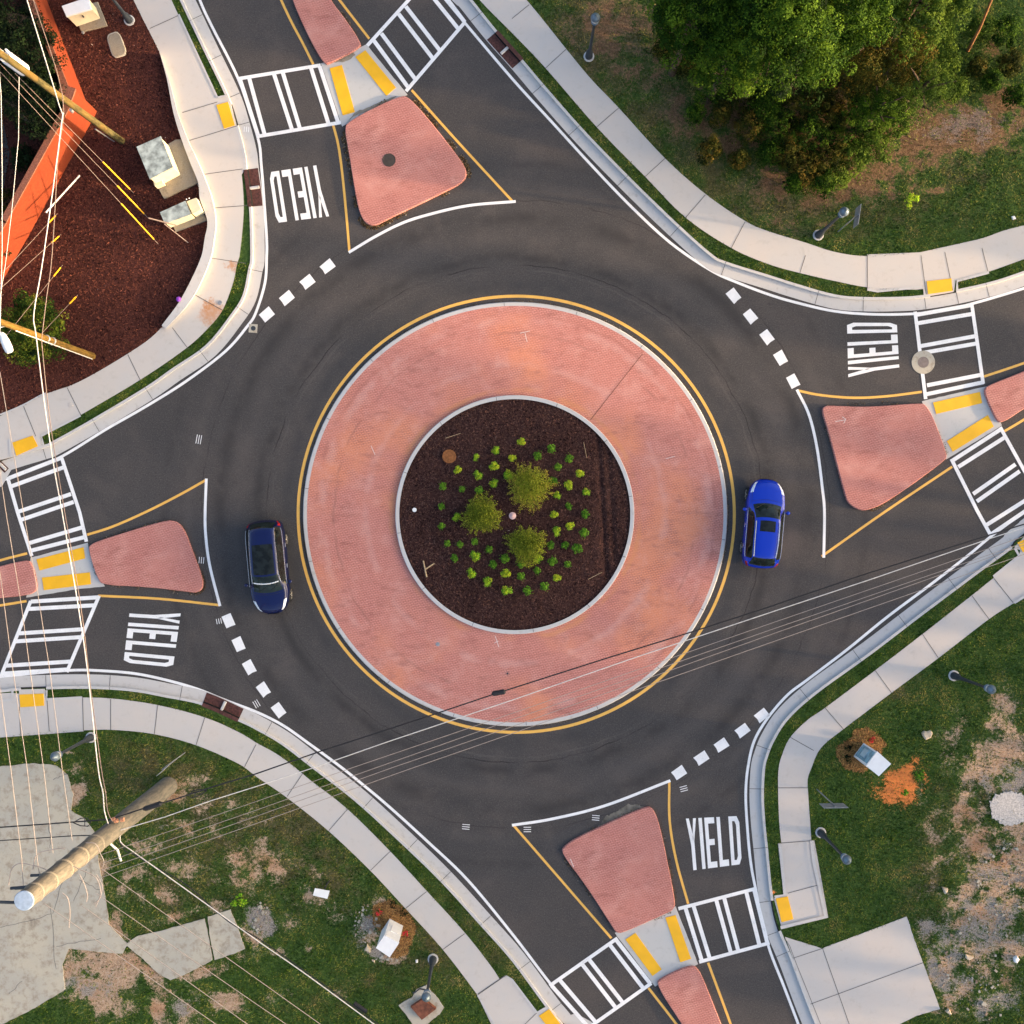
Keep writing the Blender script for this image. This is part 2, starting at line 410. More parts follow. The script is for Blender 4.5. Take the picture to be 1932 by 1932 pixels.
MT = dict(
    asphalt=mat_asphalt(), white=mat_paint('white_road_paint', (.80, .79, .77), .3), yellow=mat_paint('yellow_road_paint', (.78, .43, .085), .4),
    pad=mat_paint('yellow_tactile', (.82, .43, .008), .12),
    walk=mat_concrete('sidewalk_concrete', (.475, .445, .41), (.36, .31, .25), (.51, .455, .40), .35),
    gutter=mat_concrete('gutter_concrete', (.47, .455, .435), (.27, .23, .19), (.50, .47, .43), .6),
    curb=mat_concrete('curb_concrete', (.47, .46, .445), (.27, .23, .18), (.50, .47, .43), .55),
    old=mat_concrete('weathered_concrete', (.37, .34, .27), (.22, .16, .095), (.44, .385, .28), .7, .05),
    refuge=mat_concrete('refuge_concrete', (.44, .435, .41), (.30, .28, .25), (.46, .44, .41), .5),
    mossy=mat_concrete('mossy_concrete', (.17, .15, .11), (.10, .09, .06), (.24, .19, .12), .9),
    joint=plain('dark_joint', (.10, .095, .09), .9),  # dark strips for joints and cracks in the concrete
    apron=mat_brick('apron_brick', 8, c1=(.57, .235, .185), c2=(.50, .19, .15), scuff=True), i_n=mat_brick('island_brick', 10, c1=(.52, .215, .175), c2=(.46, .18, .15), orange=(.50, .20, .155)), i_e=mat_brick('island_brick_east', 4, grime=(.33, .13, .11)),
    mulch=mat_mulch('dark_mulch', (.013, .006, .005), (.048, .021, .017), (.10, .048, .038)),
    mulch2=mat_mulch('red_mulch', (.020, .007, .005), (.072, .023, .017), (.14, .05, .036)),
    soil=mat_lawn(), soilne=mat_lawn('brown_lawn_soil', ((.060, .034, .018), (.14, .080, .042), (.26, .165, .095)), ((.07, .05, .04), (.15, .11, .09), (.30, .24, .20))), black=plain('black_rubber', (.015, .015, .016), .6), steel=plain('galvanised_steel', (.30, .31, .32), .5, .5),  # upper right lawn has its own darker brown soil
    darkmetal=plain('dark_painted_metal', (.035, .042, .05), .45), lampcap=plain('lamp_cap_metal', (.13, .17, .20), .35, .3),
    rust=plain('rusty_steel', (.16, .055, .03), .8, 0, .4, 5), brown=plain('red_brown_iron', (.075, .028, .022), .75, 0, .4, 9), void=plain('drain_void', (.004, .004, .004), .9),
    cream=plain('cream_enamel', (.62, .56, .38), .45, 0, .06, 3), creamt=plain('weathered_cabinet_lid', (.30, .34, .32), .4, 0, .55, 2.2), offw=plain('white_enamel', (.78, .77, .74), .4, 0, .04, 3),
    wire=plain('bare_aluminium_wire', (.30, .26, .235), .45, .3, .1), wiredark=plain('black_cable', (.018, .018, .02), .5), wirebrown=plain('brown_cable', (.22, .16, .13), .6), wirewhite=plain('bright_cable', (.58, .55, .51), .45),
    yplastic=plain('yellow_plastic', (.75, .40, .02), .45), glassblue=plain('blue_glass_panel', (.22, .36, .42), .15, 0, .3, 4),
    wood=mat_wood('creosote_wood', (.045, .040, .016), (.12, .098, .036), (.16, .095, .022)), wood2=mat_wood('golden_wood', (.10, .058, .012), (.19, .11, .022)),
    polegrey=mat_wood('grey_pole', (.11, .102, .088), (.185, .165, .130)), polecap=plain('blue_grey_cap', (.30, .38, .48), .5),
    plank=mat_wood('pale_wood', (.35, .24, .13), (.48, .36, .22)), bark=mat_wood('bark', (.05, .035, .022), (.11, .07, .045)), deadbark=mat_wood('orange_bark', (.18, .085, .035), (.32, .15, .06)),
    wall=mat_wallbrick(), stone=plain('pale_stone', (.52, .42, .30), .85, 0, .25, 3), redflower=plain('red_petals', (.42, .012, .02), .6, 0, .5, 20),
)
# ------------------------------------------------------------------ curb curves, one per corner (survey units)
ZV, ZW, ZK = .12, .145, .15
K = dict(
 NE=[(300, -1200), (600, -430), (840, -60), (888, 0), (936, 60), (984, 114), (1035, 174), (1108, 256), (1201, 351), (1281, 428), (1341, 481), (1369, 496), (1449, 521), (1499, 537), (1574, 558), (1629, 563), (1699, 562.5), (1744, 559), (1804, 549), (1874, 533), (1932, 514), (2100, 455), (3300, 30)],
 SE=[(3300, 60), (2100, 890), (1932, 1010), (1909, 1032), (1849, 1076), (1729, 1166), (1644, 1231), (1539, 1307), (1486, 1355), (1459, 1396), (1447, 1425), (1441, 1449), (1438.5, 1499), (1441, 1549), (1446, 1599), (1455, 1686), (1466.5, 1744), (1493, 1809), (1519, 1879), (1540, 1932), (1600, 2080), (2050, 3300)],
 SW=[(1900, 3300), (1200, 2090), (1060, 1932), (1030, 1896), (968, 1812), (908, 1744), (833, 1661.5), (755, 1586), (670.5, 1509), (593, 1449), (533, 1403), (483, 1374), (450, 1358), (382, 1328), (312, 1313), (250, 1302), (175, 1297), (87, 1298), (0, 1304), (-150, 1330), (-1400, 1600)],
 NW=[(-1400, 1050), (-150, 925), (0, 868), (80, 843), (100, 835), (175, 793), (275, 733), (325, 698), (390, 653), (437, 595.5), (460, 558), (471, 508), (475, 483), (472.5, 390), (464, 320), (460, 287), (447, 237), (430, 185), (387, 95), (342, 0), (300, -90), (230, -240), (150, -400), (-300, -1400)])
E = dict(     # sidewalk edge next to the verge
 NE=[(560, -430), (800, -120), (905, 0), (966, 62), (1028, 127), (1126, 240), (1216, 332), (1293, 410), (1378, 467), (1449, 498), (1509, 515), (1574, 530), (1636, 542), (1700, 546), (1744, 545), (1801, 530), (1864, 513), (1932, 489), (2100, 430), (3300, 10)],
 SE=[(3300, 110), (2100, 930), (1932, 1047), (1874, 1091), (1834, 1123), (1741, 1196), (1651, 1265), (1556, 1336), (1524, 1358), (1491, 1391), (1476, 1423), (1469, 1449), (1468, 1486), (1470, 1549), (1474, 1590)],
 SW=[(1240, 2240), (1090, 2050), (1000, 1937), (966, 1890), (935, 1835), (878, 1761), (805, 1681), (735, 1605), (655, 1526), (588, 1474), (558, 1449), (523, 1423), (483, 1401), (450, 1381), (385, 1353), (297, 1330), (212, 1318), (155, 1316), (90, 1317), (0, 1326), (-150, 1350), (-1400, 1620)],
 NW=[(-1400, 1040), (-150, 905), (0, 858), (75, 826), (152, 783), (267, 715), (350, 658), (392, 620), (420, 585), (440, 533), (447, 498), (452, 483), (460, 390), (452, 300), (436, 240), (410, 185), (337, 29), (317, -14), (280, -90), (208, -240), (128, -400), (-330, -1400)])
F = dict(     # sidewalk edge away from the road
 NE=[(650, -430), (890, -120), (998, 5), (1068, 92), (1116, 150), (1166, 202), (1253, 297), (1331, 366), (1406, 417), (1449, 436), (1524, 459), (1574, 475), (1636, 483), (1736, 476), (1844, 452), (1894, 435), (1932, 425), (2100, 380), (3300, -30)],
 SE=[(3300, 190), (2100, 1010), (1932, 1126), (1913, 1138), (1866, 1168), (1770, 1242), (1681, 1308), (1591, 1376), (1549, 1411), (1531, 1449), (1524, 1469), (1524, 1486), (1528, 1544), (1531, 1588)],
 SW=[(1160, 2240), (1030, 2050), (940, 1932), (900, 1876), (835, 1791), (765, 1714), (699, 1643), (620, 1568), (540, 1504), (483, 1465), (450, 1441), (370, 1406), (290, 1385), (212, 1377), (157, 1378), (95, 1380), (0, 1391), (-150, 1420), (-1400, 1680)],
 NW=[(-1400, 970), (-150, 840), (0, 784), (45, 765), (87, 743), (150, 720), (240, 668), (295, 628), (337, 575), (362, 525), (380, 483), (387, 450), (391, 417), (378, 372), (372, 345), (342, 262), (327, 212), (315, 150), (302, 102), (270, 37), (252, 0), (205, -100), (140, -240), (60, -400), (-400, -1400)])
A = dict(     # white edge lines
 NE=[(700, -170), (800, -50), (841, 0), (877, 43), (966, 148), (1041, 230), (1116, 312), (1191, 390), (1266, 459), (1341, 510), (1391, 533), (1449, 555), (1499, 570), (1574, 587), (1649, 593), (1724, 592), (1778, 586), (1834, 573), (1932, 544), (2100, 490)],
 SE=[(2100, 850), (1990, 925), (1932, 966), (1871, 1011), (1824, 1050), (1749, 1108), (1674, 1164), (1599, 1225), (1524, 1282), (1486, 1311), (1449, 1354), (1423, 1398), (1411, 1449), (1407, 1499), (1410, 1561), (1416, 1624), (1425, 1674), (1448, 1779), (1479, 1861), (1506, 1932), (1560, 2080)],
 SW=[(1230, 2080), (1106, 1932), (1041, 1859), (968, 1764), (883, 1661), (808, 1589), (733, 1521), (683, 1479), (643, 1447), (583, 1403), (533, 1368), (483, 1343), (425, 1321), (375, 1301), (325, 1286), (262, 1272), (200, 1266), (127, 1265), (0, 1278), (-150, 1305)],
 NW=[(-150, 960), (0, 908), (60, 884), (117, 861), (200, 810), (275, 767), (350, 720), (425, 663), (467, 615), (483, 589), (500, 533), (503, 483), (503, 450), (498, 375), (493, 312), (486, 258), (450, 150), (400, 50), (377, 0), (340, -100)])
K = {k: spline(v, 5) for k, v in K.items()}; E = {k: spline(v, 5) for k, v in E.items()}
F = {k: spline(v, 5) for k, v in F.items()}; A = {k: spline(v, 6) for k, v in A.items()}
for dct in (K, E, F): dct['NW'] = dct['NW'][::-1]; dct['SW'] = dct['SW'][::-1]
# now every K runs so that the road is on a known side; work out the sign
def roadside(c):
    k = K[c]; i = len(k)//2; p = offset(k, 5)[i]
    return 1 if (p[0]-966)**2+(p[1]-966)**2 < (k[i][0]-966)**2+(k[i][1]-966)**2 else -1
SG = {c: roadside(c) for c in K}
def nearest(curve, p): return min(range(len(curve)), key=lambda i: (curve[i][0]-p[0])**2+(curve[i][1]-p[1])**2)
def sub(curve, p, q):
    i, j = sorted((nearest(curve, p), nearest(curve, q))); return curve[i:j+1]

# ------------------------------------------------------------------ ground and road
def sheet(name, ext, z, mat, label=None):
    b = MB(); b.add([(-ext, -ext, z), (ext, -ext, z), (ext, ext, z), (-ext, ext, z)], [[0, 1, 2, 3]])
    return tag(b.build(name, mat, normals=False), kind='structure')
gm = NM('far_ground', .95, .1); n_ = gm.noise(.05, 6, .6)
gm.color(gm.ramp(n_, [(.35, (.035, .055, .018)), (.6, (.08, .09, .035)), (.75, (.16, .11, .06))]))
sheet('ground', 1500, -.06, gm.mat)
road = sheet('road', 66, 0.0, MT['asphalt'])
road['label'] = 'dark asphalt roundabout roadway with worn circular wheel tracks'; road['kind'] = 'structure'
def mark(name, label=None):
    def fin(b, m):
        o = b.build(name, m, normals='x', smooth='flatup'); o.parent = road
        if label: o['label'] = label
        return o
    return fin
ZP = .005
# edge lines
for c in A:
    b = MB(); pts = A[c]
    b.line(pts, 5.0, ZP); mark('edge_line')(b, MT['white'])
# ring line round the island
C0 = (973.6, 970.3)
def circle(c, r, n=128): return [(c[0]+r*math.cos(2*math.pi*i/n), c[1]+r*math.sin(2*math.pi*i/n)) for i in range(n)]
b = MB(); b.line(circle((974, 970.2), 411.5, 160), 5.6, ZP, closed=True); mark('yellow_ring_line', 'yellow line painted all round the central island')(b, MT['yellow'])
# yellow lines beside the splitter islands
YL = [T(1, 0, [(120, -180), (190, 0), (270, 170), (350, 320), (432, 485)]), T(1, 0, [(580, 935), (620, 1090), (650, 1300), (680, 1600), (705, 1895)]),
      T(1, 0, [(520, -150), (630, 0), (855, 292)]), T(1, 0, [(1175, 680), (1500, 1045), (1932, 1515)]),
      T(3, 1, [(222, 1015), (400, 1050), (650, 1070), (900, 1058), (1162, 1025)]), T(3, 1, [(1630, 910), (1932, 808), (2300, 670)]),
      T(3, 2, [(405, 335), (880, 0)])+T(3, 1, [(1390, 1590)]), T(3, 1, [(1780, 1325), (1932, 1235), (2300, 1010)]),
      T(0, 1, [(1555, 1690), (1350, 1805), (1100, 1932)])+T(0, 2, [(850, 110), (658, 172)]), T(0, 2, [(205, 312), (0, 365), (-400, 480)]),
      T(0, 2, [(742, 632), (1200, 655), (1658, 703)]), T(0, 2, [(200, 672), (0, 705), (-400, 760)]),
      T(2, 3, [(5, 425), (300, 765), (750, 1285)]), T(2, 3, [(1030, 1660), (1240, 1932), (1420, 2180)]),
      T(2, 3, [(1187, 105), (1190, 400), (1240, 700), (1330, 1025)]), T(2, 3, [(1480, 1470), (1650, 1932), (1730, 2180)])]
for p in YL:
    b = MB(); b.line(spline(p, 6), 4.6, ZP); mark('yellow_line')(b, MT['yellow'])
WA = [T(1, 0, [(700, 1905), (900, 1785), (1100, 1685), (1300, 1620), (1600, 1552), (1960, 1520)]),
      T(3, 1, [(218, 1008), (310, 1200), (370, 1450), (410, 1750)])+T(3, 2, [(426, 0), (421, 345)]),
      T(0, 1, [(1557, 1680)])+T(0, 2, [(1548, 0), (1552, 170), (1582, 400), (1660, 710)]),
      T(2, 3, [(0, 432), (300, 385), (700, 285), (1195, 95)])]
for p in WA:
    b = MB(); b.line(spline(p, 8), 5.2, ZP+.001); mark('white_arc_line', 'white arc closing off the tip of a splitter island')(b, MT['white'])
# crosswalks: outlines, then bars
CW = {
 'upper left crosswalk on the lane beside the mulch bed': ([((450, 148.5), (605, 123)), ((485, 257.5), (643, 231))],
   [((453, 150), (487, 256)), ((470, 147), (499, 253)), ((517, 140), (551, 245)), ((533.5, 137), (566, 243)), ((587, 129), (620, 234)), ((603, 125), (638, 231))]),
 'upper crosswalk on the lane beside the brick end of the far island': ([((693, 86), (800, -32)), ((766, 172), (877, 42))],
   [((705, 76), (771, 166)), ((719.5, 63), (784, 150)), ((752, 26), (818, 112)), ((765.5, 12), (830.5, 96)), ((800, -26), (866, 56)), ((815, -40), (877, 42))]),
 'right crosswalk crossed by a round manhole': ([((1726.5, 588), (1746.5, 753)), ((1833, 571), (1855, 724))],
   [((1729, 594), (1834, 575.5)), ((1731, 610), (1836, 592)), ((1737, 653), (1841, 634)), ((1740, 666), (1843, 648)), ((1749, 727), (1852, 707)), ((1747, 744), (1856, 721))]),
 'lower right crosswalk between the island and the overhead wires': ([((1795, 866), (1844, 964), (1871, 1013)), ((1887, 806), (1932, 887), (1985, 985))],
   [((1797, 869), (1888, 810)), ((1808, 881), (1896, 825)), ((1836, 932), (1916, 876)), ((1843, 946), (1924, 889)), ((1862, 990), (1960, 928)), ((1870, 1008), (1985, 930))]),
 'left crosswalk above the concrete cut-through': ([((115, 860), (150, 966), (163, 1022)), ((15, 903), (33, 966), (60, 1049))],
   [((17, 902), (115, 864)), ((20, 918), (119, 882)), ((33, 966), (134, 932)), ((39, 981), (139, 947)), ((54, 1025), (155, 995)), ((58, 1039), (161, 1013))]),
 'slanted left crosswalk under the power lines': ([((187, 1124), (126, 1268)), ((58, 1134), (1, 1278))],
   [((58, 1135), (185, 1127)), ((52, 1149), (179, 1142)), ((36, 1195), (160, 1187)), ((30, 1210), (153, 1202)), ((10, 1256), (135, 1248)), ((3, 1271), (128, 1263))]),
 'lower right crosswalk beneath the word YIELD': ([((1280, 1714.5), (1428, 1676)), ((1319, 1815), (1452, 1779))],
   [((1293, 1712), (1324, 1812)), ((1308, 1708), (1339, 1808)), ((1351, 1697), (1379, 1798)), ((1366, 1693), (1393, 1794)), ((1408, 1683), (1433, 1784)), ((1423, 1679), (1448, 1780))]),
 'bottom crosswalk beside the lower left sidewalk': ([((1037, 1860), (1165, 1770)), ((1105, 1943), (1229, 1855))],
   [((1041, 1860), (1112, 1940)), ((1056, 1849), (1125, 1930)), ((1099, 1820), (1163, 1903)), ((1112, 1811), (1176, 1893)), ((1151, 1783), (1214, 1865)), ((1163, 1774), (1227, 1856))])}
for lb, (outl, bars) in CW.items():
    b = MB()
    for i, l in enumerate(outl): b.line(list(l), 6.6, ZP+.008)
    for i, (p, q) in enumerate(bars): b.seg(p, q, 7.4, ZP+.004)
    mark('crosswalk', lb)(b, MT['white'])
# yield line blocks
def blocks(cs):
    for i, (x, y) in enumerate(cs):
        j = min(i+1, len(cs)-1); k = max(i-1, 0)
        t = Vector((cs[j][0]-cs[k][0], cs[j][1]-cs[k][1])).normalized(); n = Vector((-t.y, t.x)); rr = rng.uniform(-.6, .6, 8)
        pts = [Vector((x, y))+t*(s*12.3+rr[q])+n*(u*9.3+rr[q+4]) for q, (s, u) in enumerate(((-1, -1), (1, -1), (1, 1), (-1, 1)))]
        pts.insert(2, (pts[1]+pts[2])/2-t*rng.uniform(0, 1.6))
        b = MB(); b.flat([tuple(p) for p in pts], ZP); mark('yield_line_block')(b, MT['white'])
blocks([(618, 502.5), (580, 532), (541, 562), (503.5, 593)])
blocks([(1384.5, 558), (1416, 597), (1447.5, 636), (1473, 675.5), (1496.5, 719)])
blocks([(431, 1171), (450, 1215.5), (470.5, 1259), (497, 1301), (526, 1340)])
blocks([(1437, 1350), (1401, 1378.5), (1361, 1406), (1323.5, 1430), (1281.5, 1458)])
# YIELD words
def yield_word(TL, TR, BR, BL, lb):
    def m(u, v): return tuple((np.array(BL)*(1-u)+np.array(BR)*u)*(1-v)+(np.array(TL)*(1-u)+np.array(TR)*u)*v)
    b = MB()
    polys = [[(0, 1), (.055, 1), (.125, .56), (.125, .0), (.06, 0), (.06, .48)], [(.135, 1), (.19, 1), (.125, .56), (.095, .62)],
             [(.235, 0), (.30, 0), (.30, 1), (.235, 1)],
             [(.345, 0), (.41, 0), (.41, 1), (.345, 1)], [(.41, .88), (.53, .88), (.53, 1), (.41, 1)], [(.41, .45), (.51, .45), (.51, .57), (.41, .57)], [(.41, 0), (.53, 0), (.53, .12), (.41, .12)],
             [(.575, 0), (.64, 0), (.64, 1), (.575, 1)], [(.64, 0), (.755, 0), (.755, .13), (.64, .13)],
             [(.80, 0), (.865, 0), (.865, 1), (.80, 1)], [(.865, .90), (.91, .90), (.935, .82), (1, .87), (.955, 1), (.865, 1)], [(.935, .18), (1, .13), (1, .87), (.935, .82)], [(.865, 0), (.955, 0), (1, .13), (.935, .18), (.91, .10), (.865, .10)]]
    for p in polys: b.flat([m(u, v) for u, v in p], ZP)
    mark('yield_word', lb)(b, MT['white'])
yield_word(*T(2, 3, [(1312, 382), (1712, 362), (1735, 725), (1345, 775)]), 'word YIELD painted upright beside the lower right lane')
yield_word(*T(3, 1, [(606, 915), (596, 503), (972, 505), (992, 862)]), 'word YIELD reading upwards at the right')
yield_word(*T(1, 0, [(552, 1632), (155, 1682), (98, 1300), (478, 1244)]), 'word YIELD upside down in the upper left lane')
yield_word(*T(0, 2, [(1364, 765), (1305, 1172), (932, 1135), (980, 742)]), 'word YIELD reading downwards in the left lane')
# survey tick marks
for (x, y, a, n, l) in [(375, 829, 100, 3, 17), (879, 1560, 5, 3, 14), (995, 1565, 0, 3, 14), (1124, 1543, 5, 3, 14), (1290, 1488, -15, 3, 14), (380, 1057, 95, 3, 12), (413, 1172, 80, 3, 10), (484, 1328, 60, 3, 14), (1617, 1232, 0, 0, 0), (465, 244, 95, 3, 10)]:
    if not n: continue
    b = MB(); t = Vector((math.cos(R(a)), math.sin(R(a)))); q = Vector((-t.y, t.x))
    for k in range(n):
        c = Vector((x, y))+q*(k-(n-1)/2)*4.2
        b.seg(tuple(c-t*l/2), tuple(c+t*l/2), 1.3, ZP+.008)
    mark('survey_tick_marks')(b, MT['white'])

# ------------------------------------------------------------------ gutters, curbs, sidewalks
def curbrun(b, curve, sg, h=ZK, mi=0):
    f0 = offset(curve, 3.2*sg); f1 = offset(curve, 2.6*sg); bk = offset(curve, -2.8*sg)
    b.ribbon(f0, f1, 0.0, h-.02, mi); b.ribbon(f1, offset(curve, 2.0*sg), h-.02, h, mi)
    b.ribbon(offset(curve, 2.0*sg), bk, h, h, mi); b.ribbon(bk, bk, h, 0.0, mi)
GAPS = dict(NE=[((936, 60), (984, 114)), ((1752, 557), (1800, 549))], SE=[((1458, 1700), (1470, 1752)), ((1905, 1034), (1960, 990))],
            SW=[((383, 1328), (451, 1358)), ((1046, 1914), (1090, 1968)), ((37, 1302), (80, 1299))], NW=[((434, 196), (447, 240)), ((464, 320), (472, 386)), ((15, 862), (70, 846)), ((-14, 872), (8, 866))])
JN = dict(NE=[(1014, 160), (1085, 232), (1175, 325), (1275, 422), (1367, 495), (1545, 548), (1629, 562), (1747, 558), (1802, 549), (1862, 536), (905, 20)],
          SE=[(1809, 1106), (1715, 1177), (1626, 1244), (1529, 1315), (1450, 1415), (1440, 1490), (1447, 1600), (1457, 1695), (1470, 1753), (1485, 1790), (1877, 1055)],
          SW=[(210, 1299), (345, 1320), (85, 1299), (500, 1386), (575, 1437), (682, 1520), (765, 1595), (838, 1666), (913, 1750), (978, 1830), (1040, 1905)],
          NW=[(365, 45), (402, 118), (432, 190), (449, 240), (467, 510), (447, 577), (380, 660), (280, 730), (183, 788), (75, 846)])
NAMES = dict(NE='upper right', SE='lower right', SW='lower left', NW='upper left')
for c in K:
    sg = SG[c]; k = K[c]
    b = MB(); b.ribbon(offset(k, 3.0*sg), offset(k, 24.5*sg), .012, .006)
    for p in JN[c]:
        i = nearest(k, p); a1 = offset(k, 3.4*sg)[i]; a2 = offset(k, 24.3*sg)[i]
        b.seg(a1, a2, 1.0, .016, 1)
    # dirt line along the foot of the curb
    g = tag(b.build('gutter', [MT['gutter'], MT['joint']], smooth='flatup'), kind='structure')
    b = MB(); cuts = sorted([tuple(sorted((nearest(k, p), nearest(k, q)))) for p, q in GAPS[c]])
    s0 = 0
    for i, j in cuts+[(len(k)-1, len(k)-1)]:
        if i-s0 > 1: curbrun(b, k[s0:i+1], sg)
        s0 = j
    for p in JN[c]:
        i = nearest(k, p); a1 = offset(k, 2.0*sg)[i]; a2 = offset(k, -2.7*sg)[i]
        if not any(i0-1 <= i <= j0+1 for i0, j0 in cuts): b.seg(a1, a2, .9, ZK+.004, 1)
    tag(b.build('curb', [MT['curb'], MT['joint']], normals=True), kind='structure')
def resamp_dummy(): pass
def walk(name, outline_a, outline_b, joints, extra=None):
    b = MB(); n = len(outline_b)
    b.ribbon(outline_a, outline_b, ZW, ZW)
    b.ribbon(outline_a, outline_a, ZW, 0); b.ribbon(outline_b, outline_b, ZW, 0)
    for p, q in joints: b.seg(p, q, 1.1, ZW+.009, 1)
    if extra: extra(b)
    return tag(b.build(name, [MT['walk'], MT['joint'], MT['curb']], smooth='flatup'), kind='structure')
def resamp(c, n):
    c = [p for p in c if -330 <= p[0] <= 2300 and -330 <= p[1] <= 2300]
    P = [Vector(p) for p in c]; L = [0]
    for i in range(1, len(P)): L.append(L[-1]+(P[i]-P[i-1]).length)
    out = []; j = 0
    for k in range(n):
        t = L[-1]*k/(n-1)
        while j < len(L)-2 and L[j+1] < t: j += 1
        f = (t-L[j])/max(1e-9, L[j+1]-L[j]); q = P[j].lerp(P[j+1], min(1, f)); out.append((q.x, q.y))
    return out
def jj(c, r, l): return [(T(c, r, [p])[0], T(c, r, [q])[0]) for p, q in l]
# NE
def exNE(b):
    b.solid([(1636, 480), (1636.5, 546), (1656, 548), (1744, 543), (1746, 558), (1752, 558), (1800, 550), (1803, 529), (1864, 513), (1869, 508), (1860, 460), (1844, 452), (1736, 476)], 0, ZW+.004)
    b.line([(1636.5, 546), (1655, 549.5), (1742, 541), (1745, 557)], 4.5, ZW+.02, 2); b.line([(1866, 514), (1806, 530), (1806, 546)], 4.5, ZW+.02, 2)
    for p, q in jj(3, 1, [((750, 245), (750, -5)), ((1195, 290), (1155, -5)), ((1395, 260), (1335, -30)), ((1660, 115), (1615, -60))]): b.seg(p, q, 1.1, ZW+.013, 1)
wn = walk('sidewalk', resamp(E['NE'], 150), resamp(F['NE'], 150), jj(2, 0, [((0, 140), (130, 35)), ((252, 515), (410, 370)), ((640, 958), (805, 815)), ((1002, 1335), (1155, 1195)), ((1312, 1640), (1460, 1470)), ((1655, 1872), (1760, 1672))])+jj(3, 1, [((240, 130), (283, -5))]), exNE)
# SE
def exSE(b):
    b.solid(T(3, 3, [(75, 570), (350, 545), (455, 1130), (105, 1215), (45, 985), (118, 955)]), 0, ZW+.003)
    b.line(T(3, 3, [(330, 548), (345, 700), (435, 1122), (95, 1205)]), 6.5, ZW+.05, 2); b.line(T(3, 3, [(92, 575), (128, 955), (50, 975)]), 6, ZW+.03, 2)
    for p, q in jj(3, 3, [((80, 568), (345, 548)), ((150, 945), (372, 885))]): b.seg(p, q, 1.1, ZW+.012, 1)
    b.solid(T(3, 2, [(1700, 500), (1895, 325), (1905, 290), (1860, 265), (1932, 190), (2100, 80), (2100, 560), (1862, 688)]), 0, ZW+.003)
    b.line(T(3, 2, [(1703, 490), (1895, 335), (1865, 270)]), 6, ZW+.03, 2); b.line(T(3, 2, [(1858, 685), (1932, 640), (2100, 525)]), 5, ZW+.03, 2)
ws = walk('sidewalk', resamp(E['SE'], 120), resamp(F['SE'], 120), jj(3, 2, [((1705, 500), (1850, 685)), ((1540, 632), (1668, 808)), ((1165, 920), (1285, 1100)), ((810, 1197), (932, 1365)), ((432, 1480), (570, 1640)), ((168, 1700), (345, 1800))])+jj(3, 3, [((75, 150), (300, 150))]), exSE)
b = MB(); dr = T(3, 3, [(128, 1275), (150, 1282), (410, 1362), (1045, 1122), (1060, 1150), (1085, 1240), (1300, 1820), (1120, 1870), (980, 1940), (780, 2200), (500, 2300), (440, 2110), (372, 1932), (285, 1715), (190, 1440)])
b.solid(ragged(dr, .5, 6, 4), 0, ZW+.002)
for p, q in jj(3, 3, [((150, 1282), (610, 2010)), ((320, 1782), (1170, 1470)), ((190, 1435), (412, 1362)), ((412, 1362), (640, 2010))])[1:]: b.seg(p, q, 1.1, ZW+.008, 1)
b.line(T(3, 3, [(130, 1290), (165, 1345), (215, 1480), (400, 1940)]), .9, ZW+.008, 1)
drv = tag(b.build('driveway_apron', [MT['walk'], MT['joint']], smooth='flatup'), kind='structure')
# SW
def exSW(b):
    b.solid(T(0, 2, [(-200, 1400), (0, 1370), (80, 1365), (145, 1372), (140, 1340), (335, 1335), (345, 1400), (360, 1412), (620, 1393), (632, 1655), (0, 1702), (-200, 1730)]), 0, ZW+.003)
    b.line(T(0, 2, [(618, 1400), (355, 1415), (350, 1345)]), 4.5, ZW+.02, 2); b.line(T(0, 2, [(-200, 1455), (0, 1425), (90, 1415), (95, 1345)]), 4.5, ZW+.02, 2)
    for p, q in jj(0, 2, [((623, 1395), (630, 1650)), ((355, 1415), (372, 1655)), ((145, 1470), (155, 1680))]): b.seg(p, q, 1.1, ZW+.012, 1)
    b.solid(T(2, 3, [(0, 1590), (190, 1842), (265, 1800), (380, 1932), (560, 2200), (300, 2400), (-120, 2010), (-265, 1710), (-50, 1565)]), 0, ZW+.003)
    b.line(T(2, 3, [(-45, 1572), (0, 1600), (185, 1845), (262, 1808)]), 4.5, ZW+.02, 2); b.line(T(2, 3, [(-255, 1715), (-100, 1990), (60, 2200)]), 4.5, ZW+.02, 2)
    for p, q in jj(2, 3, [((190, 1845), (70, 1960)), ((-255, 1710), (-50, 1568))]): b.seg(p, q, 1.1, ZW+.012, 1)
wsw = walk('sidewalk', resamp(E['SW'], 160), resamp(F['SW'], 160), jj(0, 2, [((1190, 1455), (1165, 1675)), ((1545, 1552), (1480, 1758)), ((835, 1412), (835, 1645)), ((1932, 1755), (1845, 1925))])+jj(1, 3, [((360, 30), (235, 215)), ((690, 312), (550, 472)), ((1015, 627), (865, 773)), ((1288, 932), (1130, 1060)), ((1575, 1250), (1410, 1370)), ((1870, 1572), (1675, 1705))]), exSW)
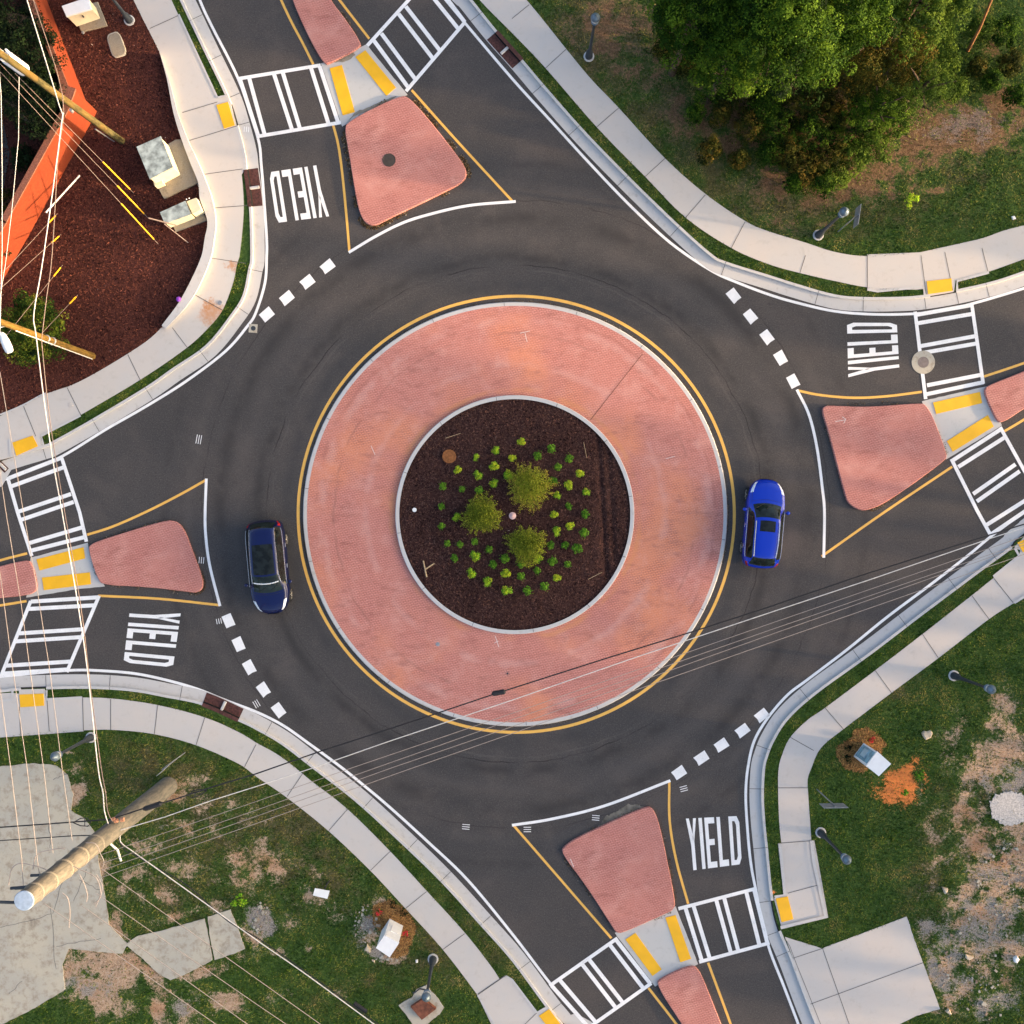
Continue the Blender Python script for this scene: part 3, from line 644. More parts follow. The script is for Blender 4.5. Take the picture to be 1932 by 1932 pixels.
# NW
def exNW(b):
    b.solid([(398, 186), (412, 184), (428, 181), (434, 193), (447, 240), (460, 287), (463, 318), (455, 330), (380, 330), (350, 250)], 0, ZW+.002)
    b.line([(411, 184), (430, 180)], 4, ZW+.03, 2); b.line([(410, 184), (337, 27)], 3.5, ZW+.02, 2)
    b.solid([(-30, 800), (60, 770), (78, 832), (80, 846), (22, 862), (-30, 875)], 0, ZW+.002)
    b.line([(152, 784), (78, 822), (82, 840)], 3.8, ZW+.02, 2)
    b.line([(18, 828), (20, 862)], 3.8, ZW+.02, 2)
    b.line(offset(sub(F['NW'], (0, 784), (90, 742)), -1.5*SG['NW']), 3, ZW+.03, 2)
wnw = walk('sidewalk', resamp(E['NW'], 160), resamp(F['NW'], 160), jj(0, 0, [((1130, 215), (1350, 115)), ((1375, 850), (1640, 770)), ((1430, 1060), (1790, 950)), ((1545, 1315), (1830, 1275)), ((1610, 1570), (1870, 1550))])+jj(0, 1, [((1590, 15), (1855, 55)), ((1470, 292), (1680, 410)), ((1300, 540), (1420, 700)), ((965, 745), (1060, 940)), ((505, 990), (610, 1200)), ((178, 1135), (270, 1360))]), exNW)
# low retaining curb round the mulch bed
wo_ = [(302, 102), (315, 150), (327, 212), (342, 262), (358, 305), (374, 345), (377, 375), (391, 417), (386, 450), (380, 483), (362, 525), (337, 571), (305, 614)]
wi_ = [(304, 105), (322, 160), (336, 215), (357, 270), (369, 295), (384, 330), (400, 375), (407, 418), (404, 450), (397, 488), (374, 543), (350, 580), (313, 620)]
wo_, wi_ = spline(wo_, 6), spline(wi_, 6)
b = MB(); zt = .42
b.ribbon(wo_, wi_, zt, zt); b.ribbon(wi_, [(x+2.2*(x-300)/110, y) for x, y in wi_], zt, ZW); b.ribbon(wo_, wo_, zt, .05)
rc = tag(b.build('retaining_curb', MT['curb']), 'low curved concrete retaining curb between the red mulch bed and the sidewalk', 'retaining curb')
# tactile pads
for par, q in ((wnw, T(0, 0, [(1632, 792), (1720, 768), (1772, 945), (1690, 970)])), (wnw, T(0, 1, [(92, 1408), (245, 1355), (285, 1435), (122, 1508)])),
               (wn, T(3, 1, [(1198, 190), (1385, 168), (1393, 262), (1208, 288)])), (ws, T(3, 3, [(58, 985), (150, 970), (192, 1142), (103, 1165)])), (ws, T(3, 2, [(1882, 232), (2050, 150), (2090, 220), (1925, 305)])),
               (wsw, T(0, 2, [(145, 1378), (328, 1370), (332, 1462), (152, 1474)])), (wsw, T(2, 3, [(203, 1872), (280, 1820), (375, 1945), (300, 1990)]))):
    b = MB(); b.solid(q, ZW, ZW+.022, inset=.005); o = b.build('tactile_paving', MT['pad']); o.parent = par
# storm drains
def drain(name_lb, p, q, c, wid=23):
    k = K[c]; sg = SG[c]; i, j = sorted((nearest(k, p), nearest(k, q))); cv = resamp(k[i:j+1], 13)
    t = empty('storm_drain', name_lb, 'storm drain', W(*cv[6], 0))
    b = MB(); b.ribbon(offset(cv, 3*sg), offset(cv, wid*sg), .020, .014); b.ribbon(offset(cv, wid*sg), offset(cv, wid*sg), .014, 0)
    b.build('pan', MT['brown'], t)
    b = MB(); b.ribbon(offset(cv, 5*sg), offset(cv, 1.0*sg), .024, .13); b.build('throat', MT['void'], t)
    b = MB(); b.ribbon(offset(cv, 2.2*sg), offset(cv, -5*sg), ZK+.01, ZK+.01); b.ribbon(offset(cv, 2.2*sg), offset(cv, 2.2*sg), ZK+.01, ZK-.03); b.build('lid', MT['brown'], t)
    m = cv[6]; a1 = offset(cv, 2*sg)[6]; a2 = offset(cv, (wid-3)*sg)[6]
    b = MB(); dv = (Vector(a2)-Vector(a1)).normalized(); nn = Vector((-dv.y, dv.x))*2.6
    pts = [tuple(Vector(a1)+nn), tuple(Vector(a2)+nn), tuple(Vector(a2)-nn), tuple(Vector(a1)-nn)]
    b.solid(pts, 0, .10, inset=.02); b.build('divider', MT['curb'], t)
drain('red-brown storm drain in the curb of the lower left corner', (384, 1329), (451, 1358), 'SW')
drain('red-brown storm drain beside the upper right crosswalk', (937, 61), (983, 113), 'NE')
drain('red-brown storm drain right of the utility cabinets', (464, 322), (472, 384), 'NW')
drain('storm drain cut by the left edge of the photo', (-14, 872), (8, 866), 'NW')

# ------------------------------------------------------------------ lawns and mulch
def cdt(boundary_xy, pts_xy):
    n = len(boundary_xy); V = [Vector(p) for p in boundary_xy]+[Vector(p) for p in pts_xy]
    r = delaunay_2d_cdt(V, [], [list(range(n))], 1, 1e-5)
    return np.array([(v.x, v.y) for v in r[0]]), np.array([f[:3] for f in r[2]], dtype=np.int32)
def rot_gauss(X, Y, x, y, rx, ry, a):
    c, s = math.cos(R(a)), math.sin(R(a)); dx = X-x; dy = Y-y
    u = (dx*c+dy*s)/rx; v = (-dx*s+dy*c)/ry; return np.exp(-(u*u+v*v)*1.1)
# blobs in survey units: x, y, rx, ry, angle, strength
BL = dict(
 dirt=[(145, 1490, 22, 50, 0, .7), (190, 1650, 22, 60, 0, .6), (215, 1750, 30, 40, 0, .7), (330, 1730, 110, 12, -15, .5), (380, 1835, 90, 18, -10, .55), (470, 1800, 30, 20, 0, .6), (340, 1480, 70, 20, -10, .5),(1160, 60, 90, 90, 40, .72), (1215, 130, 60, 60, 40, .6), (1290, 200, 60, 70, 30, .62), (1380, 260, 110, 60, 20, .8), (1480, 350, 110, 45, 10, .65), (1600, 360, 140, 40, -5, .85), (1720, 270, 120, 60, 0, .9), (1500, 240, 260, 100, 10, .75), (600, 1700, 60, 30, 20, .45), (480, 1660, 70, 40, 10, .5), (360, 1640, 100, 30, 10, .45), (640, 1880, 30, 20, 0, .4), (1740, 1500, 25, 60, 0, .42), (1790, 1380, 30, 50, 20, .4), (1900, 1420, 70, 80, 0, .75), (1880, 1600, 90, 80, 0, .8),(1850, 1620, 110, 70, 0, .62), (1830, 1530, 70, 70, 0, .55), (1860, 1700, 120, 110, 0, .62), (1820, 1840, 110, 110, 0, .55), (1780, 1760, 60, 70, 0, .5), (1905, 1350, 50, 70, 20, .6), (1830, 1440, 50, 60, 0, .45), (1760, 1560, 40, 60, 0, .38), (1810, 250, 150, 55, -5, 1.0), (1620, 330, 120, 40, -5, .75), (1430, 300, 60, 50, 0, .55), (1350, 230, 70, 60, 30, .6), (1180, 100, 70, 120, 40, .5), (185, 1840, 80, 60, 0, 1.2), (255, 1830, 70, 40, 10, 1.1), (330, 1900, 90, 50, 0, .5), (480, 1620, 130, 60, 10, .42), (380, 1520, 160, 50, 10, .42), (250, 1690, 60, 40, 0, .4), (1480, 420, 60, 25, 20, .4),(1390, 215, 55, 40, 30, .7), (1470, 225, 30, 35, 0, .75), (1340, 250, 30, 60, -20, .5), (1477, 335, 30, 14, 15, .8), (1620, 325, 70, 35, -5, .85), (1660, 300, 60, 30, 0, .6), (1580, 355, 90, 20, 5, .6), (1700, 250, 70, 30, 0, .75), (1800, 230, 110, 45, 0, .85), (1900, 200, 80, 50, 0, .8), (1870, 90, 40, 30, 0, .4), (1090, 45, 60, 90, 40, .42), (1230, 90, 40, 50, 60, .45), (1300, 170, 60, 30, 30, .5), (1770, 360, 25, 8, 0, .6), (1555, 425, 20, 14, 0, .5),
       (1900, 1330, 40, 30, 60, .8), (1925, 1240, 20, 12, 0, .5), (1862, 1368, 14, 14, 0, .9), (1860, 1450, 60, 60, 30, .75), (1920, 1420, 60, 60, 0, .7), (1905, 1640, 70, 60, 0, .95), (1850, 1690, 60, 60, 0, .9), (1900, 1560, 50, 40, 0, .6), (1870, 1760, 60, 60, -50, .75), (1915, 1800, 30, 50, -50, .9), (1808, 1720, 20, 18, 0, .6), (1800, 1540, 25, 30, 0, .45), (1840, 1850, 40, 60, 0, .5), (1690, 1700, 20, 8, 0, .45), (1765, 1630, 12, 25, 0, .4), (1640, 1450, 30, 16, 0, .4),
       (735, 1725, 40, 30, 30, .8), (756, 1775, 30, 35, 60, .8), (700, 1765, 30, 30, 0, .6), (750, 1805, 25, 18, 0, .8), (330, 1500, 60, 20, 0, .5), (370, 1560, 90, 25, 15, .5), (270, 1595, 50, 25, 10, .55), (390, 1640, 60, 20, 20, .55), (490, 1610, 25, 30, 0, .7), (525, 1640, 30, 14, 30, .75), (500, 1590, 20, 20, 0, .6), (250, 1650, 50, 25, 10, .6), (310, 1690, 40, 25, 0, .5), (410, 1720, 30, 25, 0, .55), (550, 1740, 20, 20, 0, .7), (545, 1700, 40, 10, 20, .5), (640, 1735, 35, 12, 5, .5), (480, 1760, 30, 30, 30, .75), (530, 1800, 25, 12, 30, .6), (430, 1890, 45, 25, 10, .8), (520, 1880, 30, 16, 0, .6), (300, 1910, 20, 30, 0, .8), (345, 1920, 40, 40, 0, .85), (580, 1790, 12, 10, 0, .6), (130, 1420, 12, 6, 0, .6), (180, 1830, 60, 60, 0, 1.0), (210, 1880, 40, 50, 0, .9), (260, 1800, 50, 40, 0, .6), (120, 1540, 40, 20, 0, .7), (600, 1650, 50, 20, 40, .35)],
 gravel=[(1900, 1470, 45, 40, 0, .7), (1895, 1640, 60, 60, 0, .55), (1860, 1750, 110, 110, 0, .50), (1790, 1800, 40, 90, -20, .55), (1870, 1880, 90, 60, 0, .45), (1840, 240, 120, 40, 0, .62), (150, 1860, 50, 40, 0, .6), (300, 1560, 30, 12, 0, .35), (1905, 1526, 38, 30, 0, .9), (1890, 1700, 60, 50, 0, .35), (1865, 1480, 30, 40, 0, .5), (1920, 1470, 30, 30, 0, .8), (1765, 1830, 16, 60, -22, .8), (1850, 1760, 40, 40, 0, .55), (1830, 1830, 60, 80, 0, .38), (1750, 1755, 25, 30, 0, .5), (490, 1730, 22, 40, -30, 1.1), (345, 1900, 28, 22, 0, .9), (690, 1740, 26, 30, 20, .8), (710, 1800, 40, 14, 25, .55), (690, 1690, 30, 15, 0, .4), (1875, 250, 110, 30, 0, .35), (200, 1860, 30, 40, 0, .4), (1862, 130, 22, 16, 0, .5)],
 dry=[(1250, 200, 160, 120, 45, .6), (1600, 400, 200, 50, 0, .55), (450, 1560, 260, 140, 20, .55), (800, 1780, 120, 120, -40, .5), (350, 1700, 150, 80, 0, .4), (1760, 1640, 60, 160, 0, .45),(500, 1600, 220, 120, 20, .55), (250, 1480, 200, 60, 0, .45), (1480, 380, 260, 90, 5, .55), (1750, 380, 180, 70, 0, .35), (1830, 1560, 120, 200, 0, .35), (1300, 260, 90, 90, 40, .5),(1130, 60, 120, 120, 40, .85), (1230, 190, 90, 60, 45, .6), (1200, 190, 60, 20, 60, .4), (1500, 400, 160, 40, 10, .6), (1640, 400, 120, 30, 0, .5), (1800, 330, 120, 80, 0, .45), (1350, 330, 60, 40, 40, .7), (300, 1440, 160, 50, 5, .6), (560, 1560, 110, 60, 40, .85), (640, 1650, 60, 40, 40, .7), (420, 1500, 90, 40, 10, .6), (900, 1780, 40, 90, -40, .5), (700, 1860, 100, 40, 0, .35), (1700, 1300, 60, 30, -40, .4), (1800, 1500, 80, 60, 0, .4), (1750, 1700, 60, 60, 0, .5), (1700, 1500, 60, 120, 0, .18), (600, 1900, 120, 30, 0, .3), (1260, 320, 30, 30, 0, .4)],
 orange=[(1703, 1478, 46, 38, -35, 1.35), (1695, 1500, 28, 20, 0, 1.1), (1722, 1462, 26, 14, -30, 1.0), (1925, 1455, 10, 8, 0, .7), (1455, 1683, 10, 5, 0, .9), (1720, 1465, 30, 10, 0, .7)])
def fbm(X, Y, s=.035, off=0):
    return np.array([mnoise.fractal(Vector((x*s+off, y*s, 4.2+off)), .85, 2.1, 4) for x, y in zip(X, Y)])
def masks(X, Y, region=None):
    o = {}; nz = {k_: fbm(X, Y, .035, i*9.3) for i, k_ in enumerate(BL)}
    for k_, l in BL.items():
        a = np.zeros(X.shape)
        for q in l: a = np.maximum(a, rot_gauss(X, Y, *q[:5])*q[5])
        o[k_] = a*(1+.55*nz[k_])+.30*nz[k_]*(.35+a)-(.0 if k_ == 'dry' else .04)
    return o
def grass_on(name, poly, dens, parent_label, zbase, hmin=.05, hmax=.11, tonefn=None, ex=None, mat=None, kill=True, cat='grass'):
    P = np.array(poly); x0, y0 = np.maximum(P.min(0), -30); x1, y1 = np.minimum(P.max(0), 1962)
    area = (x1-x0)*(y1-y0)/PX**2; n = int(area*dens)
    X = rng.uniform(x0, x1, n); Y = rng.uniform(y0, y1, n)
    keep = inside_np(poly, X, Y)
    for e in (ex or []): keep &= ~inside_np(e, X, Y)
    X, Y = X[keep], Y[keep]; mk = masks(X, Y)
    if kill:
        j = rng.uniform(0, 1, len(X)); nn = np.array([mnoise.noise(Vector((x*.03, y*.03, 0)))+.5*mnoise.noise(Vector((x*.12, y*.12, 3))) for x, y in zip(X, Y)])
        bare = np.maximum.reduce([mk['dirt'], mk['gravel'], mk['orange']])+nn*.22+rng.normal(0, .07, len(X))
        k2 = (bare < .35) | (j < .15)
        X, Y = X[k2], Y[k2]; mk = {a: v[k2] for a, v in mk.items()}; nn = nn[k2]
    else: nn = np.array([mnoise.noise(Vector((x*.04, y*.04, 0))) for x, y in zip(X, Y)])
    n = len(X); z0 = zbase
    kx = (H-z0)/H/PX; wx = (X-966)*kx; wy = (966-Y)*kx
    an = rng.uniform(0, 2*np.pi, n); ln = rng.uniform(hmin, hmax, n)*(1+.5*nn); wd = rng.uniform(.012, .030, n); tilt = rng.uniform(.3, 1.25, n)
    ca, sa = np.cos(an), np.sin(an); hx = np.sin(tilt)*ln; hz = np.cos(tilt)*ln
    V = np.zeros((n, 3, 3)); V[:, 0, 0] = wx-sa*wd; V[:, 0, 1] = wy+ca*wd; V[:, 1, 0] = wx+sa*wd; V[:, 1, 1] = wy-ca*wd
    V[:, 2, 0] = wx+ca*hx; V[:, 2, 1] = wy+sa*hx; V[:, :2, 2] = z0; V[:, 2, 2] = z0+hz
    pn = fbm(X, Y, .018, 31); tone = np.clip(rng.normal(.42, .24, n)+nn*.55+pn*.45+.05, 0, 1); dry = np.clip(mk['dry']*.9+nn*.3+pn*.35+rng.normal(0, .18, n)+.20, 0, 1)
    o = npmesh(name, V.reshape(-1, 3), np.arange(3*n).reshape(-1, 3), mat or MT['grass'], attrs={'tone': np.repeat(tone, 3), 'dry': np.repeat(dry, 3)})
    return tag(o, parent_label, cat, kind='stuff')
m = NM('grass_blades', .8, .05); t_, d_ = m.attr('tone'), m.attr('dry')
m.color(m.mix(d_, m.ramp(t_, [(0, (.008, .026, .003)), (.45, (.038, .092, .007)), (.75, (.090, .155, .013)), (1, (.19, .235, .028))]), m.ramp(t_, [(0, (.034, .030, .008)), (.5, (.115, .100, .028)), (1, (.26, .20, .075))])))
MT['grass'] = m.mat
def lawn(name, poly, zz, mat, label, spacing=6.5, extra_pts=True):
    P = np.array(poly)
    pts = []
    x0, y0 = np.maximum(P.min(0), -40); x1, y1 = np.minimum(P.max(0), 1972)
    gx, gy = np.meshgrid(np.arange(x0, x1, spacing), np.arange(y0, y1, spacing))
    gx = gx.ravel()+rng.uniform(-2, 2, gx.size); gy = gy.ravel()+rng.uniform(-2, 2, gy.size)
    k_ = inside_np(poly, gx, gy); pts = list(zip(gx[k_], gy[k_]))
    v, f = cdt(poly, pts)
    mk = masks(v[:, 0], v[:, 1]); kx = (H-zz)/H/PX
    hz = np.array([mnoise.noise(Vector((x*.05, y*.05, 1)))*.018 for x, y in v])
    V = np.stack([(v[:, 0]-966)*kx, (966-v[:, 1])*kx, zz+hz], 1)
    a, b_, c_ = V[f[:, 0]], V[f[:, 1]], V[f[:, 2]]
    cz = (b_[:, 0]-a[:, 0])*(c_[:, 1]-a[:, 1])-(b_[:, 1]-a[:, 1])*(c_[:, 0]-a[:, 0])
    f[cz < 0] = f[cz < 0][:, ::-1]
    o = npmesh(name, V, f, mat, attrs=mk, smooth=True)
    return tag(o, kind='structure')
land = dict(NE=K['NE']+[(3300, -1500), (300, -1500)], SE=K['SE']+[(3300, 3300)], SW=K['SW']+[(-1400, 3300)], NW=K['NW']+[(-1400, -1400)])
for c in ('NE', 'SE', 'SW', 'NW'):
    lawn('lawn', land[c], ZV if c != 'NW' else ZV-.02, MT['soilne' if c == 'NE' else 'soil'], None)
lawn('mulch_bed', F['NW']+[(-1400, -1400)], ZV+.01, MT['mulch2'], None, 12)
# ------------------------------------------------------------------ round island
CI = (972, 970)
isl = empty('roundabout_island', 'round central island with pink brick apron, pale curbs and dark planting bed', 'traffic island', W(*CI, 0))
b = MB(); z1 = .10; z2 = .14
R1, R2, R3, R4 = 400.5, 393, 225.5, 218
c1, c2 = circle(CI, R1, 160), circle(CI, R1-1.2, 160)
b.ribbon(c1, c2, 0, z1, closed=True); b.ribbon(c2, circle(CI, R2, 160), z1, z1+.008, closed=True)
for a in range(0, 360, 20):
    t = R(a+7); b.seg((CI[0]+R2*math.cos(t), CI[1]+R2*math.sin(t)), (CI[0]+(R1-1)*math.cos(t), CI[1]+(R1-1)*math.sin(t)), .9, z1+.012, 1)
b.build('outer_curb', [MT['curb'], MT['joint']], isl, smooth='flatup')
b = MB(); b.ribbon(circle(CI, R2, 160), circle((971.5, 971), R3-.5, 160), z1+.008, z2, closed=True)
p, q = T(2, 1, [(985, 738), (590, 1240)]); b.seg(p, q, .9, z2+.002, 1)
ap = b.build('brick_apron', [MT['apron'], MT['brown']], isl, smooth='flatup')
b = MB(); ci2 = (971.3, 971); zc = z2+.15
b.ribbon(circle(ci2, R3, 128), circle(ci2, R3, 128), z2-.02, zc-.02, closed=True); b.ribbon(circle(ci2, R3, 128), circle(ci2, R3-.9, 128), zc-.02, zc, closed=True)
b.ribbon(circle(ci2, R3-.9, 128), circle(ci2, R4, 128), zc, zc, closed=True); b.ribbon(circle(ci2, R4, 128), circle(ci2, R4, 128), zc, z2, closed=True)
for a in range(0, 360, 30):
    t = R(a+21); b.seg((ci2[0]+R4*math.cos(t), ci2[1]+R4*math.sin(t)), (ci2[0]+(R3-1)*math.cos(t), ci2[1]+(R3-1)*math.sin(t)), .9, zc+.004, 1)
b.build('inner_curb', [MT['curb'], MT['joint']], isl)
ZM = .20
n = 70; V = []; Fc = []; rr = np.linspace(0, R4+1, n); aa = np.linspace(0, 2*np.pi, 241)[:-1]
RUTS = True
def mound(vx, vy):
    d_ = math.hypot(vx-971.3, vy-971)/218; return ZM+.30*max(0, 1-d_**2)*1.0+.03*mnoise.noise(Vector((vx*.05, vy*.05, 0)))-.12*math.exp(-((vx-1133-(vy-900)*.06)/5)**2)*(1 if 805 < vy < 1090 else 0)-.10*math.exp(-((vx-1150-(vy-900)*.06)/6)**2)*(1 if 850 < vy < 1060 else 0)
for r_ in rr:
    for a_ in aa:
        x, y = 971.3+r_*math.cos(a_), 971+r_*math.sin(a_); z = mound(x, y); V.append(tuple(W(x, y, z)))
Fc = [[i*240+k, i*240+(k+1) % 240, (i+1)*240+(k+1) % 240, (i+1)*240+k] for i in range(n-1) for k in range(240)]
mb = MB(); mb.add(V, Fc); bed = mb.build('planting_bed', MT['mulch'], isl, smooth='flatup')
for p_ in bed.data.polygons: p_.use_smooth = True
# loose bark chips
def chips(name, n, sampler, mat, label, size=(.018, .05)):
    P = [];
    while len(P) < n:
        q = sampler()
        if q: P.append(q)
    P = np.array([tuple(W(*q)) for q in P]); m_ = len(P)
    an = rng.uniform(0, 2*np.pi, m_); L = rng.uniform(*size, m_)[:, None]; wd = L*rng.uniform(.25, .5, (m_, 1))
    d1 = np.stack([np.cos(an), np.sin(an), rng.uniform(-.5, .5, m_)], 1); d2 = np.stack([-np.sin(an), np.cos(an), rng.uniform(-.4, .4, m_)], 1)
    V = np.stack([P-d1*L-d2*wd, P+d1*L-d2*wd, P+d1*L+d2*wd, P-d1*L+d2*wd], 1).reshape(-1, 3); V[:, 2] += .02
    o = npmesh(name, V, np.arange(4*m_).reshape(-1, 4), mat, attrs={'tone': np.repeat(np.clip(rng.uniform(0, 1, m_)**1.4+.22*np.array([mnoise.fractal(Vector((q[0]*.7, q[1]*.7, 1)), 1, 2, 3) for q in P]), 0, .95)+.05*(rng.random(m_) > .988), 4)})
    return tag(o, label, 'mulch', kind='stuff')
m = NM('bark_chips', .9, .1); m.color(m.ramp(m.attr('tone'), [(0, (.010, .004, .004)), (.5, (.072, .034, .027)), (.8, (.13, .060, .044)), (.975, (.10, .055, .042)), (1, (.30, .24, .20))])); MT['chips'] = m.mat
m = NM('red_bark_chips', .9, .1); m.color(m.ramp(m.attr('tone'), [(0, (.014, .005, .004)), (.5, (.095, .031, .021)), (.85, (.17, .055, .032)), (.98, (.14, .05, .036)), (1, (.34, .25, .20))])); MT['chips2'] = m.mat
def s_isl():
    a = random.uniform(0, 6.283); r_ = 217*math.sqrt(random.random()); x, y = 971.3+r_*math.cos(a), 971+r_*math.sin(a); return (x, y, mound(x, y))
chips('bark_chips', 30000, s_isl, MT['chips'], 'dark bark chips covering the round planting bed')
FN = offset(F['NW'], 0)
nwpoly = [p for p in F['NW']]+[(-1400, -1400)]
def s_nw():
    x, y = random.uniform(-15, 395), random.uniform(-15, 790)
    return (x, y, ZV+.02) if inside(nwpoly, x, y) and not inside(wo_+wi_[::-1], x, y) else None
chips('bark_chips', 34000, s_nw, MT['chips2'], 'reddish bark chips covering the upper left bed')

# ------------------------------------------------------------------ splitter islands
def island(pts, label, refuge=None):
    pts = chaikin(pts, 2); t = empty('splitter_island', label, 'traffic island', W(*pts[0], 0))
    b = MB(); b.solid(pts, 0, .15, inset=.03)
    b.build('brick_top', MT['i_n'], t); return t
NI = island(T(1, 0, [(668, 980), (690, 912), (1085, 715), (1160, 735), (1330, 930), (1500, 1145), (1600, 1290), (1570, 1370), (1440, 1440), (1000, 1650), (900, 1705), (830, 1690), (780, 1610), (745, 1440), (712, 1230), (690, 1100)]), 'pink brick splitter island with a round iron cover set in it')
NI2 = island(T(1, 0, [(180, -300), (270, -10), (350, 180), (450, 380), (520, 485), (560, 475), (795, 355), (780, 300), (680, 150), (555, -10), (400, -300)]), 'pink brick splitter island cut by the top edge of the photo')
EI = island(T(3, 1, [(405, 1165), (430, 1128), (500, 1130), (760, 1140), (1150, 1108), (1195, 1125), (1250, 1220), (1355, 1500), (1340, 1545), (900, 1860), (760, 1918), (690, 1920), (610, 1870), (585, 1820), (450, 1300)]), 'pink brick splitter island to the right of the bright blue car')
EI2 = island(T(3, 1, [(1635, 1010), (1660, 975), (1932, 872), (2300, 700), (2400, 850), (2100, 1060), (1932, 1152), (1770, 1262), (1725, 1240), (1645, 1060)]), 'pink brick splitter island cut by the right edge of the photo')
WI = island(T(0, 2, [(662, 280), (685, 240), (800, 198), (1240, 62), (1330, 68), (1390, 130), (1450, 290), (1532, 510), (1530, 580), (1480, 612), (1400, 600), (1100, 565), (780, 552), (735, 510)]), 'pink brick splitter island to the left of the navy car')
WI2 = island(T(0, 2, [(-400, 520), (0, 408), (190, 362), (240, 380), (282, 570), (260, 605), (200, 630), (0, 650), (-400, 700)]), 'pink brick splitter island cut by the left edge of the photo')
SI = island(T(2, 3, [(368, 640), (395, 590), (500, 520), (1000, 292), (1060, 300), (1100, 380), (1145, 560), (1235, 1010), (1222, 1065), (1190, 1088), (840, 1245), (790, 1248), (760, 1205), (560, 890)]), 'pale pink brick splitter island above the lower right crosswalk')
SI2 = island(T(2, 3, [(1088, 1640), (1120, 1590), (1360, 1483), (1420, 1535), (1480, 1680), (1580, 1932), (1680, 2200), (1450, 2200), (1280, 1932)]), 'pink brick splitter island cut by the bottom edge of the photo')
def chalk(par, segs, z, wd=1.1):
    b = MB()
    for i, (p, q) in enumerate(segs): b.seg(p, q, wd, z+.003*i)
    o = b.build('chalk_mark', MT['chalk'], par, smooth='flatup'); return o
MT['chalk'] = mat_paint('faded_chalk', (.66, .58, .54), .5)
chalk(EI, [T(3, 1, [(508, 1250), (583, 1236)]), T(3, 1, [(560, 1214), (588, 1232)]), T(3, 1, [(588, 1230), (572, 1262)])], .156)
chalk(SI, [T(2, 3, [(440, 685), (466, 748)])], .156, 1.4)
chalk(isl, [T(2, 1, [(62, 582), (134, 566)]), T(2, 1, [(98, 582), (114, 648)])], z2+.004, 1.0)
chalk(isl, [T(1, 2, [(1805, 935), (1832, 1018)]), T(1, 2, [(1798, 990), (1830, 972)])], z2+.004, 1.0)
chalk(isl, [T(2, 1, [(1160, 1530), (1228, 1512)])], z2+.004, .9)
chalk(isl, [T(1, 1, [(868, 1432), (898, 1500)])], z2+.004, .9)
# stains of wet silt in front of the lower island
b = MB(); b.flat(ragged(T(2, 3, [(470, 540), (560, 480), (650, 440), (700, 370), (790, 330), (880, 275), (940, 280), (1000, 290), (1020, 330), (700, 460), (490, 560)]), 2.2, 3, 3, .3), .003)
sil = b.build('silt_stain', plain('dry_silt', (.14, .125, .10), .9, 0, .45, 2.5), smooth='flatup'); sil.parent = road
# cut-throughs with tactile pads
for lb, q, pads in (('concrete cut-through between the upper brick islands', T(1, 0, [(490, 478), (620, 440), (832, 335), (1145, 715), (900, 815), (650, 955)]), (T(1, 0, [(555, 515), (648, 490), (746, 845), (654, 870)]), T(1, 0, [(750, 430), (825, 378), (1056, 660), (983, 722)]))),
                    ('concrete cut-through between the right brick islands', T(3, 1, [(1160, 1095), (1655, 982), (1765, 1280), (1345, 1535)]), (T(3, 1, [(1246, 1105), (1600, 1025), (1617, 1110), (1270, 1192)]), T(3, 1, [(1350, 1397), (1660, 1200), (1705, 1287), (1395, 1477)]))),
                    ('concrete cut-through between the left brick islands', T(0, 2, [(230, 345), (662, 232), (680, 330), (790, 562), (600, 580), (200, 645)]), (T(0, 2, [(274, 357), (630, 265), (642, 350), (298, 442)]), T(0, 2, [(315, 495), (677, 455), (686, 545), (330, 590)]))),
                    ('concrete cut-through between the lower brick islands', T(2, 3, [(775, 1245), (1235, 1045), (1405, 1480), (1080, 1648)]), (T(2, 3, [(855, 1295), (932, 1245), (1130, 1520), (1060, 1570)]), T(2, 3, [(1157, 1130), (1235, 1110), (1352, 1440), (1270, 1467)])))):
    b = MB(); b.solid(ragged(q, .4, 8, 2), 0, .012)
    o = tag(b.build('cut_through', MT['refuge'], smooth='flatup'), lb, 'pavement', kind='structure')
    for p in pads:
        b = MB(); b.solid(p, 0, .03, inset=.005); tp = b.build('tactile_paving', MT['pad']); tp.parent = o
# soil and leaf litter collected behind two islands
for q, i in ((T(1, 0, [(590, 465), (640, 430), (740, 390), (750, 415), (690, 455), (650, 465)]), 1), (T(1, 0, [(680, 930), (760, 840), (900, 790), (1000, 745), (1060, 725), (1000, 770), (880, 820), (720, 890)]), 2)):
    b = MB(); b.solid(ragged(q, 1.4, 3, i), 0, .03); tag(b.build('leaf_litter', MT['mossy']), 'brown litter washed up against the brick island', 'litter', kind='stuff')
# covers and manholes
def cover(vx, vy, r, z, mat, label, ring=None, cat='manhole cover'):
    t = empty('manhole_cover', label, cat, W(vx, vy, z))
    c = W(vx, vy, z); k_ = (H-z)/H/PX; b = MB()
    b.lathe([(r*k_, -.02), (r*k_, .012), (r*k_*.93, .016), (r*k_*.9, .008), (r*k_*.5, .010), (r*k_*.48, .014), (r*k_*.1, .012), (.001, .012)], c, 32); b.build('lid', mat, t)
    if ring:
        b = MB(); b.lathe([(ring*k_, -.02), (ring*k_, .006), (r*k_*1.02, .008)], c, 40); b.build('collar', MT['old'], t)
cover(734, 302, 12.5, .15, plain('dark_iron', (.06, .045, .035), .7), 'dark round iron cover in the brick splitter island', cat='manhole cover')
cover(1742, 683.5, 10.5, .012, plain('worn_iron', (.20, .16, .14), .7), 'round manhole with wide concrete collar lying across the right crosswalk', 22)
